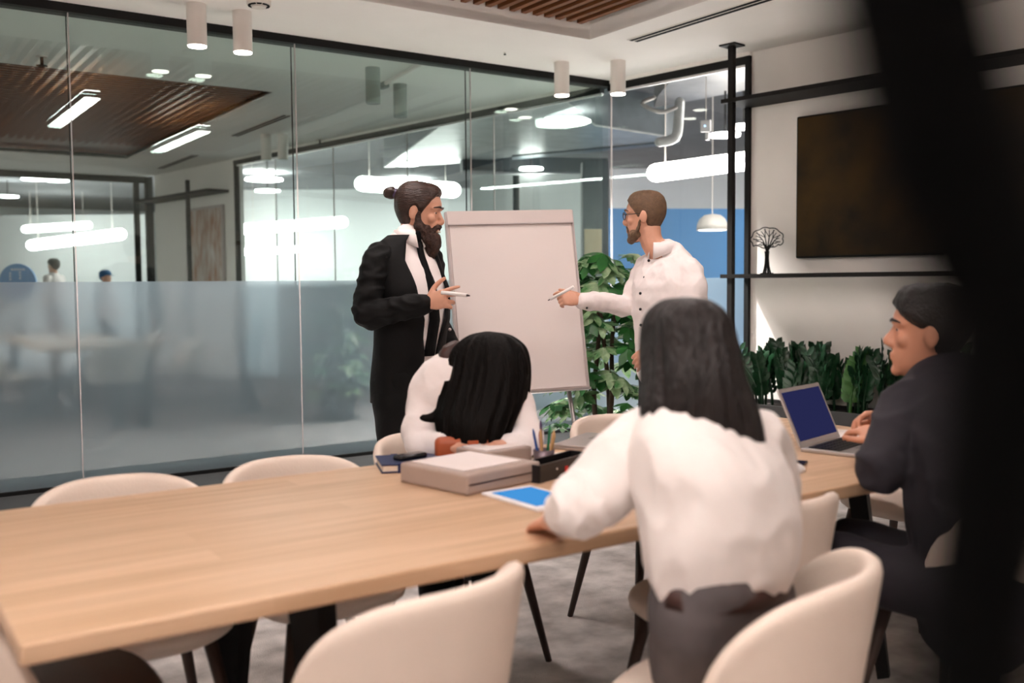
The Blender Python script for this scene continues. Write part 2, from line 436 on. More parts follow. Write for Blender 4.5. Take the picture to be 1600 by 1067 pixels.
# glass wall along the room
w1 = st(empty('window_1'))
seams = [-3.2, -1.95, -.45, 1.055, 2.58, 4.08, 5.54]
FZ = 1.35
for i in range(len(seams)-1):
    a, b = seams[i]+.003, seams[i+1]-.003
    MB().bb((a, YA-.005, FZ), (b, YA+.005, ZC-.04)).build('pane', 'clear_glass', w1)
    MB().bb((a, YA-.005, .03), (b, YA+.005, FZ)).build('frosted_pane', 'frosted', w1)
    MB().bb((a, YA+.075, FZ), (b, YA+.085, ZC-.04)).build('pane', 'clear_glass_b', w1)
for x in seams[1:-1]:
    MB().bb((x-.003, YA-.006, .03), (x+.003, YA+.006, ZC-.045)).build('glass_joint', 'board_grey', w1)
    MB().bb((x+.001, YA+.074, .085), (x+.006, YA+.086, ZC-.045)).build('glass_joint', 'vent_dark', w1)
MB().bb((-3.2, YA-.03, ZC-.055), (5.56, YA+.1, ZC+.002)).build('top_rail', 'black_metal', w1)
MB().bb((-3.2, YA-.03, 0), (5.56, YA+.1, .03)).build('bottom_rail', 'black_metal', w1)
st(MB().bb((-3.2, YA-.62, 0), (5.5, YA-.03, .006)).build('trim_1', 'floor_border'))
# glass side wall, this room
def side_glass(name, u0, u1, joints, posts):
    g = st(empty(name, K, KR))
    js = [u0]+joints+[u1]
    for i in range(len(js)-1):
        a, b = js[i]+.003, js[i+1]-.003
        MB().bb((a, -.005, FZ), (b, .005, ZC-.05)).build('pane', 'clear_glass_b', g)
        MB().bb((a, -.005, .085), (b, .005, FZ)).build('frosted_pane', 'frosted', g)
    for u in joints:
        MB().bb((u-.004, -.007, .085), (u+.004, .007, ZC-.05)).build('glass_joint', 'board_grey', g)
    MB().bb((u0, -.03, ZC-.09), (u1, .03, ZC-.03)).build('top_rail', 'black_metal', g)
    MB().bb((u0, -.008, ZC-.108), (u1, .02, ZC-.09)).build('top_seal', 'tablet_white', g)
    MB().bb((u0, -.03, ZC-.03), (u1, .03, ZC)).build('soffit_strip', 'ceiling_white', g)
    MB().bb((u0, -.03, 0), (u1, .03, .085)).build('bottom_rail', 'black_metal', g)
    for u in posts:
        MB().bb((u-.02, -.035, 0), (u+.02, .03, ZC-.03)).build('post', 'black_metal', g)
    return g
side_glass('window_2', 0.0, 1.48, [.02], [1.46])
side_glass('window_3', -7.02, -.09, [-1.55, -3.0, -4.5, -5.9], [-6.98])
# far glass wall of the next room
w4 = st(empty('window_4'))
for a, b in ((-3.2, -.4), (-.39, 2.2), (2.21, 4.0)):
    MB().bb((a, 15.195, 0), (b, 15.205, ZC-.04)).build('pane', 'clear_glass_b', w4)
MB().bb((-3.2, 15.17, ZC-.1), (4.03, 15.23, ZC)).build('top_rail', 'black_metal', w4)
MB().bb((3.82, 15.16, 0), (3.9, 15.24, ZC)).build('post', 'black_metal', w4)
MB().bb((4.0, 15.1, 0), (4.1, 15.24, ZC)).build('post', 'black_metal', w4)
# open office beyond
st(MB().bb((-6, -4, 3.95), (25, 34, 4.05)).build('ceiling_office', 'slab_grey'))
st(MB().bb((24, -4, 0), (24.2, 34, 3.95)).build('wall_office_right', 'office_wall'))
st(MB().bb((-6, 34, 0), (24.2, 34.2, 3.95)).build('wall_office_far', 'office_wall'))
st(MB().bb((xs(-3.4), -3.6, 0), (24, -3.4, 3.95)).build('wall_office_near', 'office_wall'))
st(MB().bb((-6.2, 15.2, 0), (-6, 34, 3.95)).build('wall_office_left', 'office_wall'))

# ------------------------------------------------------------------ ceiling lamps and fittings
def cyl_lamp(p, h, label, body='cyl_white', lit=True, group=None, r=.062, watts=130):
    t = empty('cylinder_downlight', (p[0], p[1], ZC), 0, label, 'ceiling lamp', group)
    b = MB(); b.cyl((0, 0, -h), r, h, 28)
    o = b.build('lamp_body', body, t, True)
    m = o.modifiers.new('e', 'EDGE_SPLIT'); m.split_angle = .7; bake(o)
    MB().cyl((0, 0, -h-.006), r*.93, .007, 28).build('lamp_lens', 'lamp_disc' if lit else 'cyl_grey', t)
    if lit:
        ld = bpy.data.lights.new('spot', 'SPOT'); ld.energy = watts; ld.spot_size = 1.7; ld.spot_blend = .6; ld.shadow_soft_size = .05
        ld.color = (1, .95, .9)
        l = bpy.data.objects.new('spot', ld); COL.objects.link(l); l.parent = t; l.location = (0, 0, -h-.03)
    return t
G = 'lit white cylinder downlights'
cyl_lamp((1.742, 4.76), .265, 'lit white cylinder downlight at far left above the glass wall', group=G)
cyl_lamp((2.045, 4.77), .265, 'lit white cylinder downlight, right one of the left pair', group=G)
cyl_lamp((4.735, 4.83), .265, 'lit white cylinder downlight, left one of the pair near the corner', group=G, watts=190)
cyl_lamp((5.09, 4.54), .265, 'lit white cylinder downlight above the man with glasses', group=G, watts=430)
G = 'unlit cylinder spots in the next room'
cyl_lamp((3.52, 5.83), .29, 'grey unlit cylinder spot behind the glass, left of the track pair', 'cyl_grey', False, G)
cyl_lamp((4.03, 6.31), .29, 'grey unlit cylinder spot behind the glass, right of the track pair', 'cyl_grey', False, G)
cyl_lamp((4.05, 9.75), .3, 'white unlit cylinder spot deep in the next room, left of two', 'cyl_white', False, G)
cyl_lamp((4.2, 9.6), .3, 'white unlit cylinder spot deep in the next room, right of two', 'cyl_white', False, G)
tr = empty('light_track', (3.86, 6.3, ZC), 0, 'thin white light track on the next room ceiling', 'light track')
MB().rod((0, 0, -.02), (-.12, -.92, -.02), .018).build('rail', 'cyl_white', tr)
MB().box((0, 0, -.03), (.05, .12, .05)).build('feed_box', 'cyl_grey', tr)
def linear(p0, p1, z, label, m, w=.06):
    p0 = Vector((*p0, z)); p1 = Vector((*p1, z)); t = empty('linear_lamp', (p0+p1)/2, math.atan2(p1.y-p0.y, p1.x-p0.x), label, 'ceiling lamp')
    L = (p1-p0).length
    MB().box((0, 0, .032), (L, w+.01, .05)).build('housing', 'black_metal', t)
    MB().box((0, 0, 0), (L-.02, w, .012)).build('diffuser', m, t)
    if z < ZC-.1: MB().box((0, 0, .062), (L-.02, w, .008)).build('added_uplight', m, t)  # glowing top strip added to brighten the ceiling
    for s in (-.4, .4): MB().rod((s*L, 0, .05), (s*L, 0, .05+max(.05, ZC+.38-z-.05)), .004).build('hanger', 'black_metal', t)
    return t
linear((.60, -1.8), (.60, -.2), 2.9, 'unseen linear lamp added for light, under the slatted recess behind the near chairs', 'near_side_fill', .14)  # unseen lamp added to brighten chair backs and blouse
linear((-.70, -1.8), (-.70, .4), 2.9, 'unseen linear lamp added for light, under the slatted recess left of the table', 'near_side_fill', .14)  # second unseen lamp added for more light on the near side
linear((1.6, 1.55), (1.6, 3.2), 2.9, 'linear ceiling lamp hanging from the slatted recess over the table middle', 'linear_lamp', .12)
linear((2.93, .2), (2.93, 1.9), 2.9, 'linear ceiling lamp hanging from the slatted recess over the table right end', 'linear_lamp', .12)
linear((-1.1, 8.2), (-1.1, 12.2), ZC-.02, 'unseen linear lamp added to light the next room, left of its recess', 'next_room_fill', .16)  # lamp added out of view to brighten the next room
def vent(x, y0, y1, label):
    t = empty('slot_diffuser', (x, (y0+y1)/2, ZC), 0, label, 'air vent', 'slot air vents'); L = y1-y0
    MB().box((0, 0, -.002), (.11, L, .004)).build('frame', 'vent_white', t)
    for s in (-.026, .026): MB().box((s, 0, -.005), (.026, L-.02, .006)).build('slot', 'vent_dark', t)
vent(4.745, 1.3, 3.97, 'long black slot air vent in the ceiling near the black posts')
vent(3.77, 8.35, 10.05, 'slot air vent beside the wooden recess of the next room')
vent(3.885, 12.0, 13.8, 'slot air vent at the far end of the next room ceiling')
def sprinkler(x, y, label, s=1):
    t = empty('sprinkler', (x, y, ZC), 0, label, 'sprinkler')
    MB().cyl((0, 0, -.006), .03*s, .006, 16).build('plate', 'vent_white', t)
    MB().cyl((0, 0, -.05*s), .009*s, .05*s, 10).build('stem', 'vent_dark', t)
    b = MB(); b.cyl((0, 0, -.055*s), .03*s, .006, 14); b.build('deflector', 'vent_dark', t)
sprinkler(1.159, 6.835, 'dark sprinkler head on the next room ceiling', 1.4)
sprinkler(4.148, 4.791, 'tiny sprinkler head on the ceiling between the downlight pairs', .35)
sprinkler(4.76, 9.8, 'pale sprinkler head beside the next room glass rail', 1.3)
t = empty('smoke_detector', (2.05, 4.47, ZC), 0, 'round white smoke detector on the ceiling by the left downlights', 'smoke detector')
MB().cyl((0, 0, -.03), .075, .03, 28).build('base', 'vent_white', t, False)
for k in range(10):
    a = 2*PI*k/10; MB().box((.06*math.cos(a), .06*math.sin(a), -.033), (.012, .03, .008), Matrix.Rotation(a, 3, 'Z')).build('slot', 'vent_dark', t)
MB().cyl((0, 0, -.045), .045, .02, 24).build('cap', 'vent_white', t)

# ------------------------------------------------------------------ shelf rack on the side wall, screen, planter
rk = empty('shelf_rack', K, KR, 'black metal shelf rack with ceiling posts along the white wall', 'shelf')
for u in (1.51, 4.35):
    MB().bb((u-.022, -.316-.022, 0), (u+.022, -.316+.022, ZC-.01)).build('post', 'shelf_black', rk)
    MB().bb((u-.07, -.316-.07, ZC-.012), (u+.07, -.316+.07, ZC)).build('ceiling_plate', 'shelf_black', rk)
    MB().bb((u-.03, -.316-.03, 2.4), (u+.03, -.316+.03, 2.52)) if False else None
MB().bb((1.43, -.345, 2.685), (4.6, -.005, 2.715)).build('upper_shelf', 'shelf_black', rk)
MB().bb((1.43, -.345, 1.345), (4.6, -.005, 1.375)).build('lower_shelf', 'shelf_black', rk)
tv = empty('wall_screen', SW(1.92+.92, .03, 1.49), KR, 'large dark wall screen with painted brownish reflections above the shelf', 'screen')
MB().rbox((0, 0, .532), (1.86, .05, 1.064), .012).build('frame', 'black_metal', tv)
MB().bb((-.915, -.029, .016), (.915, -.0255, 1.048)).build('screen_panel', 'screen_reflection', tv)
pl = empty('planter', K, KR, 'low dark planter box along the wall behind the laptop', 'planter')
PH = .40
MB().bb((1.62, -.42, 0), (4.1, -.40, PH)).build('panel', 'planter_dark', pl)
MB().bb((1.62, -.08, 0), (4.1, -.06, PH)).build('panel', 'planter_dark', pl)
MB().bb((1.62, -.40, 0), (1.64, -.08, PH)).build('panel', 'planter_dark', pl)
MB().bb((4.08, -.40, 0), (4.1, -.08, PH)).build('panel', 'planter_dark', pl)
MB().bb((1.64, -.40, .02), (4.08, -.08, PH-.03)).build('soil', 'soil', pl)
def zz_frond(seed, h, lean, m):
    rnd = random.Random(seed); b = MB()
    pts = [Vector((lean*t*t, lean*.4*t*t, h*t)) for t in (0, .25, .5, .75, 1)]
    b.tube(pts, [.011, .010, .008, .006, .003], n=6, sub=2)
    n = 9
    for i in range(n):
        t = .25+.75*i/(n-1); p = Vector((lean*t*t, lean*.4*t*t, h*t))
        for s in (-1, 1):
            L = .105*(1-.35*abs(t-.55)); az = s*.35+rnd.uniform(-.35, .35)
            d = Vector((s*math.cos(az), math.sin(az)*.9, .75+.6*t)).normalized(); sd = d.cross(Vector((0, 1, .2))).normalized()
            q = [p, p+d*L*.35+sd*L*.27, p+d*L*.7+sd*L*.25, p+d*L, p+d*L*.7-sd*L*.25, p+d*L*.35-sd*L*.27, p+d*L*.5+Vector((0, -.012, .004))]
            b.add(q, [(0, 1, 6), (1, 2, 6), (2, 3, 6), (3, 4, 6), (4, 5, 6), (5, 0, 6)])
    return b
zz_src = []
for k, u in enumerate([1.75, 2.0, 2.25, 2.52, 2.8, 3.08]):
    where = ['at the glass end of the planter', 'second from the glass in the planter', 'third from the glass in the planter', 'fourth from the glass, left of the bright shoots',
             'with tall bright green shoots', 'beside the seated man head', 'hidden behind the seated man head', 'at the dark end of the planter'][k]
    t = empty('zz_plant', SW(u, .24, PH-.03), KR, 'dark green glossy potted plant '+where, 'plant', 'dark plants in the long planter')
    hs = [.42, .46, .42, .40, .46, .52, .5, .48][k]
    for j in range(13):
        rnd = random.Random(k*31+j)
        o = zz_frond(k*50+j, hs*rnd.uniform(.65, 1.08), rnd.uniform(.02, .13), 'zz').build('frond', 'zz_leaf_bright' if (k in (3, 4, 5) and j < 2) else 'zz_leaf', t, True)
        o.rotation_euler.z = j*2*PI/13+rnd.uniform(-.3, .3); o.location = (rnd.uniform(-.07, .07), rnd.uniform(-.08, .08), 0)
# tree ornament
ot = empty('tree_ornament', SW(1.735, .17, 1.375), KR+.35, 'black openwork metal tree ornament standing on the shelf', 'ornament')
b = MB()
for s in (-.028, -.01, .01, .028): b.tube([(s, 0, 0), (s*.55, 0, .06), (s*.4, 0, .13), (s*.5, 0, .17)], [.008, .006, .005, .005], n=6, sub=3)
b.build('trunk', 'black_metal', ot, True)
b = MB(); rnd = random.Random(3)
crown = []
for k in range(40):
    a = 2*PI*k/40; r = 1+.11*abs(math.sin(a*4.5))
    crown.append((.115*math.cos(a)*r, 0, .265+.082*math.sin(a)*r+(.0 if math.sin(a) > -.6 else .02)))
for k in range(40): b.rod(crown[k], crown[(k+1) % 40], .0042, 5)
b.build('crown_outline', 'black_metal', ot, True)
b = MB()
for a in range(0, 360, 40):
    ar = math.radians(a); e = (.09*math.cos(ar), 0, .27+.062*math.sin(ar)); mid = (.045*math.cos(ar)+.008, 0, .25+.032*math.sin(ar))
    b.tube([(.0, 0, .165), mid, e], [.006, .004, .003], n=5, sub=3)
    for da in (-22, 22):
        r2 = math.radians(a+da); b.rod(mid, (.105*math.cos(r2), 0, .268+.076*math.sin(r2)), .003, 5)
b.build('branch', 'black_metal', ot, True)
b = MB(); b.box((0, 0, .004), (.09, .05, .008)); b.build('base', 'black_metal', ot)
# next room rack and picture
rk2 = empty('shelf_rack', K, KR, 'black shelf rack far away in the next room', 'shelf')
MB().bb((-7.9, -.34, 0), (-7.85, -.29, ZC-.25)).build('post', 'shelf_black', rk2)
MB().bb((-7.88, -.33, ZC-.25), (-7.7, -.2, ZC)).build('post_sleeve', 'cyl_white', rk2) if False else None
MB().bb((-9.7, -.34, 2.66), (-7.2, -.01, 2.70)).build('shelf', 'shelf_black', rk2)
pc = empty('wall_picture', SW(-7.95, .03, 1.35), KR, 'blurred brown and pink picture on the next room far wall', 'picture')
MB().bb((-.6, -.015, 0), (.6, .02, 1.15)).build('frame', 'board_grey', pc)
MB().bb((-.56, -.02, .04), (.56, -.016, 1.11)).build('print', 'picture_mix', pc)
# ------------------------------------------------------------------ open office seen through the glass
def tube_lamp(pa, pb, label, r=.095):
    a, b = Vector(pa), Vector(pb); t = empty('tube_lamp', (a+b)/2, 0, label, 'ceiling lamp', 'glowing tube lamps in the open office')
    c = (a+b)/2; d = (b-a).normalized()
    MB().tube([a-c, b-c], [r, r], n=16, sub=1, round_cap=True, smooth=False).build('glowing_tube', 'tube_lamp', t, True)
    for s in (-.42, .42):
        q = (b-a)*s; MB().rod(q+Vector((0, 0, r*.9)), (q.x, q.y, 3.95-c.z), .006, 6).build('wire', 'vent_white', t)
tube_lamp(PX(1025, 270, 10.2), PX(1215, 245, 9.6), 'thick glowing tube lamp seen beside the black shelf post')
tube_lamp(PX(566, 287, 16.5), PX(708, 297, 16), 'glowing tube lamp behind the bearded man head', .125)
tube_lamp(PX(384, 358, 18.9), PX(535, 347, 18.5), 'glowing tube lamp left of the bearded man', .105)
tube_lamp(PX(376, 394, 26), PX(492, 388, 25.5), 'thin distant glowing tube lamp low left of the bearded man', .09)
tube_lamp(PX(50, 383, 24.5), PX(188, 366, 22), 'long glowing tube lamp behind the far left glass', .13)
tube_lamp(PX(40, 358, 27), PX(138, 352, 27), 'faint distant tube lamp at the far left', .1)
def disc_lamp(p, label, r=.16, m='office_fill'):
    t = empty('disc_lamp', p, 0, label, 'ceiling lamp', 'small round office ceiling lamps')
    MB().cyl((0, 0, -.03), r, .03, 20).build('diffuser', m, t)
    MB().rod((0, 0, 0), (0, 0, 3.95-p[2]), .012, 6).build('stem', 'vent_dark', t)
for i, (x, y, D, lb) in enumerate([(717, 200, 13, 'upper of the disc lamps left of the flip chart glass joint'), (745, 208, 13, 'lower of the disc lamps by the glass joint'),
    (1162, 196, 11, 'disc lamp right of the black shelf post'), (1133, 209, 11, 'disc lamp left of the black shelf post'), (418, 297, 20, 'distant disc lamp left of the bearded man'),
    (636, 255, 14, 'disc lamp above the bearded man head'), (830, 262, 14, 'pale disc seen above the flip chart, glow added'), (52, 279, 22, 'left disc lamp at the far left glass'), (89, 281, 22, 'right disc lamp at the far left glass'),  # disc above the flip chart is an unlit pale disc, glow is added
    (12, 306, 24, 'disc lamp at the left picture edge')]):
    disc_lamp(PX(x, y, D), 'small bright '+lb, .17 if D < 15 else .25, 'small_lamp')
# unseen lamps added to brighten the office
for i, (x, y) in enumerate([(9, 0), (9, 3.5), (13, 2), (13, 7), (17, 5), (17, 12), (10, 14), (14, 18), (6, 19.5), (8, 20.5), (11.5, 20), (13, 24), (18, 22)]):
    disc_lamp((x, y, 3.8), 'unseen round lamp added to light the office, %s' % ['by the near wall', 'opposite the shelf rack', 'right of the duct', 'beyond the duct', 'deep right', 'far right', 'beyond the next room glass', 'far beyond the next room', 'near the far glass corner', 'far middle', 'in the office middle', 'far centre', 'far right end'][i], .42)
# air duct
du = empty('air_duct', (0, 0, 0), 0, 'big silver insulated air duct hanging under the dark office ceiling', 'air duct')
A0 = PX(880, 152, 10.2); 
def quad_box(p, ex, ey, ez):
    vs = [p+ex*i+ey*j+ez*k for k in (0, 1) for j in (0, 1) for i in (0, 1)]
    b = MB(); b.add(vs, [(0, 2, 3, 1), (4, 5, 7, 6), (0, 1, 5, 4), (2, 6, 7, 3), (0, 4, 6, 2), (1, 3, 7, 5)]); return b
def plate(pix, z, h, name, m, parent):
    poly = [TP(x, y, z) for x, y in pix]
    ar = sum(poly[i].x*poly[(i+1) % len(poly)].y-poly[(i+1) % len(poly)].x*poly[i].y for i in range(len(poly)))
    if ar < 0: poly.reverse()
    return MB().prism([(p.x, p.y) for p in poly], z, z+h).build(name, m, parent)
DP = [(872, 150), (930, 197), (1040, 214), (1062, 221), (800, 245), (735, 254), (600, 262), (690, 196)]
plate(DP, 3.12, .02, 'duct_underside', 'duct_silver', du)
plate(DP, 3.14, .5, 'duct_body', 'duct_dark', du)
plate([(800, 245), (1062, 221), (1063, 225), (800, 250)], 3.10, .05, 'duct_flange', 'duct_dark', du)
b = MB(); b.tube([PX(1062, 160, 9.6), PX(1060, 190, 9.6), PX(1055, 215, 9.6), PX(1030, 222, 9.6)], [.05, .05, .05, .045], n=14, sub=4); b.build('flexible_elbow', 'duct_silver', du, True)
b = MB(); b.tube([PX(1022, 152, 9.5), PX(1003, 162, 9.5), PX(1032, 175, 9.5), PX(1056, 168, 9.5)], [.02, .02, .02, .02], n=10, sub=4); b.build('pipe', 'duct_tape', du, True)
ac = empty('ceiling_duct_box', (0, 0, 0), 0, 'pale insulated ceiling box above the duct by the black post', 'air duct')
plate([(1028, 150), (1060, 112), (1230, 85), (1230, 128), (1110, 152), (1022, 168)], 3.45, .3, 'casing', 'duct_tape', ac)
rt = empty('wifi_box', PX(1103, 197, 9.4), KR, 'small white square access point box hanging on a cable', 'access point')
MB().rbox((0, 0, 0), (.11, .03, .11), .008).build('housing', 'tablet_white', rt)
MB().box((0, -.017, 0), (.012, .004, .012)).build('indicator', 'led_blue', rt)
MB().rod((0, 0, .05), (0, 0, 3.95-rt.location.z), .005, 6).build('cable', 'vent_white', rt)
MB().box((.02, 0, -.1), (.03, .03, .07)).build('plug', 'tablet_white', rt)
# dome pendant lamp
dm = empty('dome_pendant', PX(1113, 360, 12), 0, 'white dome pendant lamp in front of the blue office wall', 'ceiling lamp')
b = MB(); vs = []; fs = []; n = 24
prof = [(.02, .2), (.1, .185), (.155, .14), (.185, .07), (.19, 0), (.18, 0), (.17, .07)]
for r, z in prof:
    for k in range(n): vs.append((r*math.cos(2*PI*k/n), r*math.sin(2*PI*k/n), z))
for i in range(len(prof)-1):
    for k in range(n): fs.append((i*n+k, i*n+(k+1) % n, (i+1)*n+(k+1) % n, (i+1)*n+k))
b.add(vs, fs); b.build('shade', 'lamp_dome', dm, True)
MB().cyl((0, 0, .005), .172, .01, 20).build('diffuser', 'small_lamp', dm)
MB().rod((0, 0, .19), (0, 0, 3.95-dm.location.z), .006, 6).build('cord', 'vent_white', dm)
def wall_panel(name, x0, x1, y0, y1, D, m, label, cat, th=.06, yaw=0, z0=None):
    a = PX(x0, y1, D); b_ = PX(x1, y0, D); c = (a+b_)/2; wv = abs((b_-a).dot(RT)); hv = abs(b_.z-a.z)
    zb = c.z-hv/2 if z0 is None else z0
    t = MB().rbox((0, 0, (c.z+hv/2-zb)/2), (wv, th, c.z+hv/2-zb), .004, seg=1).build(name, m)
    t.location = (c.x, c.y, zb); t.rotation_euler.z = math.atan2(RT.y, RT.x)+yaw
    return tag(t, label, cat)
wall_panel('blue_partition', 905, 1230, 325, 404, 15.5, 'blue_panel', 'blue office wall partition behind the man with glasses', 'partition', .1, .15, 0)
wall_panel('dark_column', 910, 948, 255, 500, 10.8, 'column_dark', 'dark grey office column behind the flip chart', 'column', .3, 0, 0)
wall_panel('dark_beam', 720, 950, 246, 270, 14.5, 'column_dark', 'dark beam crossing the office above the flip chart', 'beam', .25, .2)
wall_panel('paper_notice', 913, 940, 358, 401, 10.6, 'kraft', 'tan paper notice pinned on the dark office column', 'notice', .01)
wall_panel('grey_cabinet', 905, 948, 425, 520, 10.3, 'sofa_grey', 'grey office cabinet at the foot of the dark column', 'cabinet', .4, 0, 0)
wall_panel('mullion', 803, 811, 275, 500, 13.5, 'column_dark', 'thin dark mullion seen through the glass over the flip chart', 'mullion', .08, 0, 0)
wall_panel('white_partition', 955, 1260, 262, 470, 19, 'office_wall', 'pale office partition wall beyond the blue one', 'partition', .1, 0, 0)
wall_panel('white_partition', 375, 735, 238, 520, 27, 'office_wall', 'pale office wall far behind the bearded man', 'partition', .1, 0, 0)
wall_panel('white_partition', -60, 235, 335, 520, 29, 'office_wall', 'pale office wall far behind the left glass', 'partition', .1, 0, 0)
bk = wall_panel('grey_partition', 735, 908, 272, 330, 14, 'office_wall', 'pale framed office partition seen right above the flip chart', 'partition', .05, 0, 0)
rd = empty('round_sign', PX(28, 441, 20), math.atan2(RT.y, RT.x), 'round blue sign with white dots at the far left', 'sign')
b = MB(); b.tube([(0, -.02, 0), (0, .02, 0)], [.38, .38], n=32, sub=1, round_cap=False, smooth=False); b.build('disc', 'blue_panel', rd)
for k, (x, z) in enumerate([(-.1, .26), (-.04, .26), (.02, .26), (.08, .26), (.14, .26), (-.14, .18), (-.14, .12), (-.14, .06), (.06, .2), (.06, .14), (.06, .08)]):
    MB().box((x, -.023, z), (.035, .006, .03)).build('dot', 'tablet_white', rd)
MB().rod((0, 0, -.3), (0, 0, -rd.location.z), .03).build('stand', 'black_metal', rd)
# ------------------------------------------------------------------ table
TZ = .74
tb = empty('conference_table', (0, 0, 0), 0, 'long light oak conference table with black steel legs', 'table')
b = MB(); b.rbox((1.525, .605, TZ-.019), (3.05, 1.09, .038), .006); b.build('tabletop', 'table_oak', tb)
for x in (.62, 2.55):
    for y in (.25, .95):
        b = MB(); b.tube([(x, y+(.12 if y < .5 else -.12), TZ-.04), (x, y, .02)], [(.06, .03), (.035, .02)], ref=(1, 0, 0), n=4, sub=1, round_cap=False, smooth=False)
        b.build('leg', 'black_metal', tb)
    MB().bb((x-.05, .2, TZ-.066), (x+.05, 1.0, TZ-.038)).build('bracket', 'black_metal', tb)
MB().bb((.62, .58, TZ-.08), (2.55, .63, TZ-.04)).build('beam', 'black_metal', tb)
# ------------------------------------------------------------------ chairs
def chair_proto():
    t = empty('shell_chair')
    N, Mv = 24, 9; vs = []; fs = []
    for j in range(Mv+1):
        v = j/Mv
        for i in range(N+1):
            s = -1+2*i/N; u = math.sin(s*PI/2)*.35+s*.65
            zt = .43+.35*max(0, 1-abs(u)**3.4)**.42
            ph = u*1.45; x = .245*math.sin(ph)/math.sin(1.45)
            y = -.23+.26*(1-math.cos(ph))
            z = .43+(zt-.43)*v
            x *= .9+.1*v; y -= .055*((z-.43)/.35)
            vs.append((x, y, z))
    for j in range(Mv):
        for i in range(N): fs.append((j*(N+1)+i, j*(N+1)+i+1, (j+1)*(N+1)+i+1, (j+1)*(N+1)+i))
    b = MB(); b.add(vs, fs); o = b.build('backrest', 'leather', t, True)
    m = o.modifiers.new('s', 'SOLIDIFY'); m.thickness = .036; m.offset = 1
    sub_surf(o, 1); bake(o); o.data.polygons.foreach_set('use_smooth', [True]*len(o.data.polygons))
    b = MB(); b.tube([(0, 0, .395), (0, 0, .42), (0, 0, .455), (0, 0, .475)], [(.19, .19), (.225, .225), (.225, .225), (.2, .2)], ref=(1, 0, 0), n=32, sub=2, power=2.8, round_cap=False)
    b.build('seat', 'leather', t, True)
    for sx in (-1, 1):
        for sy in (-1, 1):
            MB().rod((sx*.14, sy*.14, .40), (sx*.215, sy*.21, 0), .019, 10, .011).build('leg', 'chair_leg', t, True)
    return t
CH = [((.645, .10), 0.28, 'beige shell chair with its back to the camera at the table front'),
      ((1.235, -.27), .45, 'beige shell chair on which the woman in the white blouse sits'),
      ((1.74, .20), 0.0, 'beige shell chair right of the woman in the white blouse'),
      ((2.36, -.13), -.05, 'beige shell chair of the man in dark clothes at the right'),
      ((.40, .985), PI, 'leftmost beige shell chair behind the far table edge by the glass'),
      ((.91, .985), PI, 'second beige shell chair behind the far table edge, left of the notebook'),
      ((1.52, 1.20), PI+.2, 'beige shell chair of the woman bending over the table'),
      ((2.32, 1.14), PI-.05, 'beige shell chair behind the table in front of the plant'),
      ((.11, .57), -PI/2, 'shell chair with seat coloured as shaded under the left short end of the table'),
      ((3.27, .66), PI/2, 'beige shell chair at the right short end of the table')]
proto = chair_proto()
for i, ((x, y), rz, lb) in enumerate(CH):
    o = proto if i == 0 else copy_tree(proto)
    o.location = (x, y, 0); o.rotation_euler.z = rz
    tag(o, lb, 'chair', 'beige shell chairs around the table')
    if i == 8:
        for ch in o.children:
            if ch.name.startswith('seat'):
                ch.data = ch.data.copy(); ch.data.materials[0] = MATS['leather_shaded']; ch['label'] = 'dark brown seat'  # seat recoloured dark, shade under the table put into the colour
# next room: a table and chairs that show dimly
tb2 = empty('conference_table', (1.9, 10.2, 0), 0, 'oak table in the next room behind the frosted glass', 'table')
MB().rbox((0, 0, .72), (1.1, 3.4, .04), .006).build('tabletop', 'table_oak', tb2)
for x in (-.4, .4):
    for y in (-1.4, 1.4): MB().box((x, y, .35), (.06, .06, .7)).build('leg', 'black_metal', tb2)
for i, (x, y, rz, lb) in enumerate([(1.1, 9.0, -PI/2, 'nearest left'), (1.1, 10.6, -PI/2, 'far left'), (2.7, 9.0, PI/2, 'nearest right'), (2.7, 10.6, PI/2, 'far right'), (1.9, 8.1, 0, 'head end')]):
    o = copy_tree(proto); o.location = (x, y, 0); o.rotation_euler.z = rz
    tag(o, 'shell chair at the next room table, '+lb+' place', 'chair', 'chairs in the next room')

# ------------------------------------------------------------------ things on the table
t = empty('document_box', (1.275, .74, TZ), .19, 'large taupe document box with white paper on top', 'box')
b = MB(); b.tube([(0, 0, 0), (0, 0, .008), (0, 0, .05), (0, 0, .058)], [(.150, .15), (.153, .153), (.145, .145), (.138, .138)], ref=(1, 0, 0), n=4, sub=1, round_cap=False, smooth=False)
b = MB(); b.rbox((0, 0, .029), (.29, .29, .058), .008); b.build('body', 'box_taupe', t)
b = MB(); b.rbox((-.005, .01, .0595), (.225, .225, .003), .001, seg=1); b.build('paper', 'paper_white', t)
MB().box((0, -.1455, .03), (.28, .002, .004)).build('lid_line', 'chair_leg', t)
bq = TP(772, 727); t = empty('document_box', (bq.x, bq.y, TZ), .1, 'smaller taupe box with white paper behind the large box', 'box')
b = MB(); b.rbox((0, 0, .03), (.19, .15, .06), .006); b.build('body', 'box_taupe', t)
MB().box((0, 0, .062), (.16, .12, .004)).build('paper', 'paper_white', t)
fq = TP(728, 722); t = empty('leather_folder', (fq.x, fq.y, TZ), -.45, 'orange brown leather folder in front of the bending woman', 'folder')
b = MB(); b.rbox((0, 0, .04), (.2, .06, .088), .02); b.build('body', 'orange_leather', t, True)
MB().rbox((.02, -.036, .05), (.035, .01, .05), .003).build('strap', 'orange_leather', t)
t = empty('notebook', (1.265, 1.035, TZ), -.35, 'navy blue notebook with elastic strap on the oak table', 'notebook')
MB().rbox((0, 0, .003), (.25, .17, .005), .002, seg=1).build('cover', 'navy_book', t)
MB().box((-.003, -.002, .014), (.235, .158, .018)).build('pages', 'page_edge', t)
MB().rbox((0, 0, .0255), (.25, .17, .005), .002, seg=1).build('cover', 'navy_book', t)
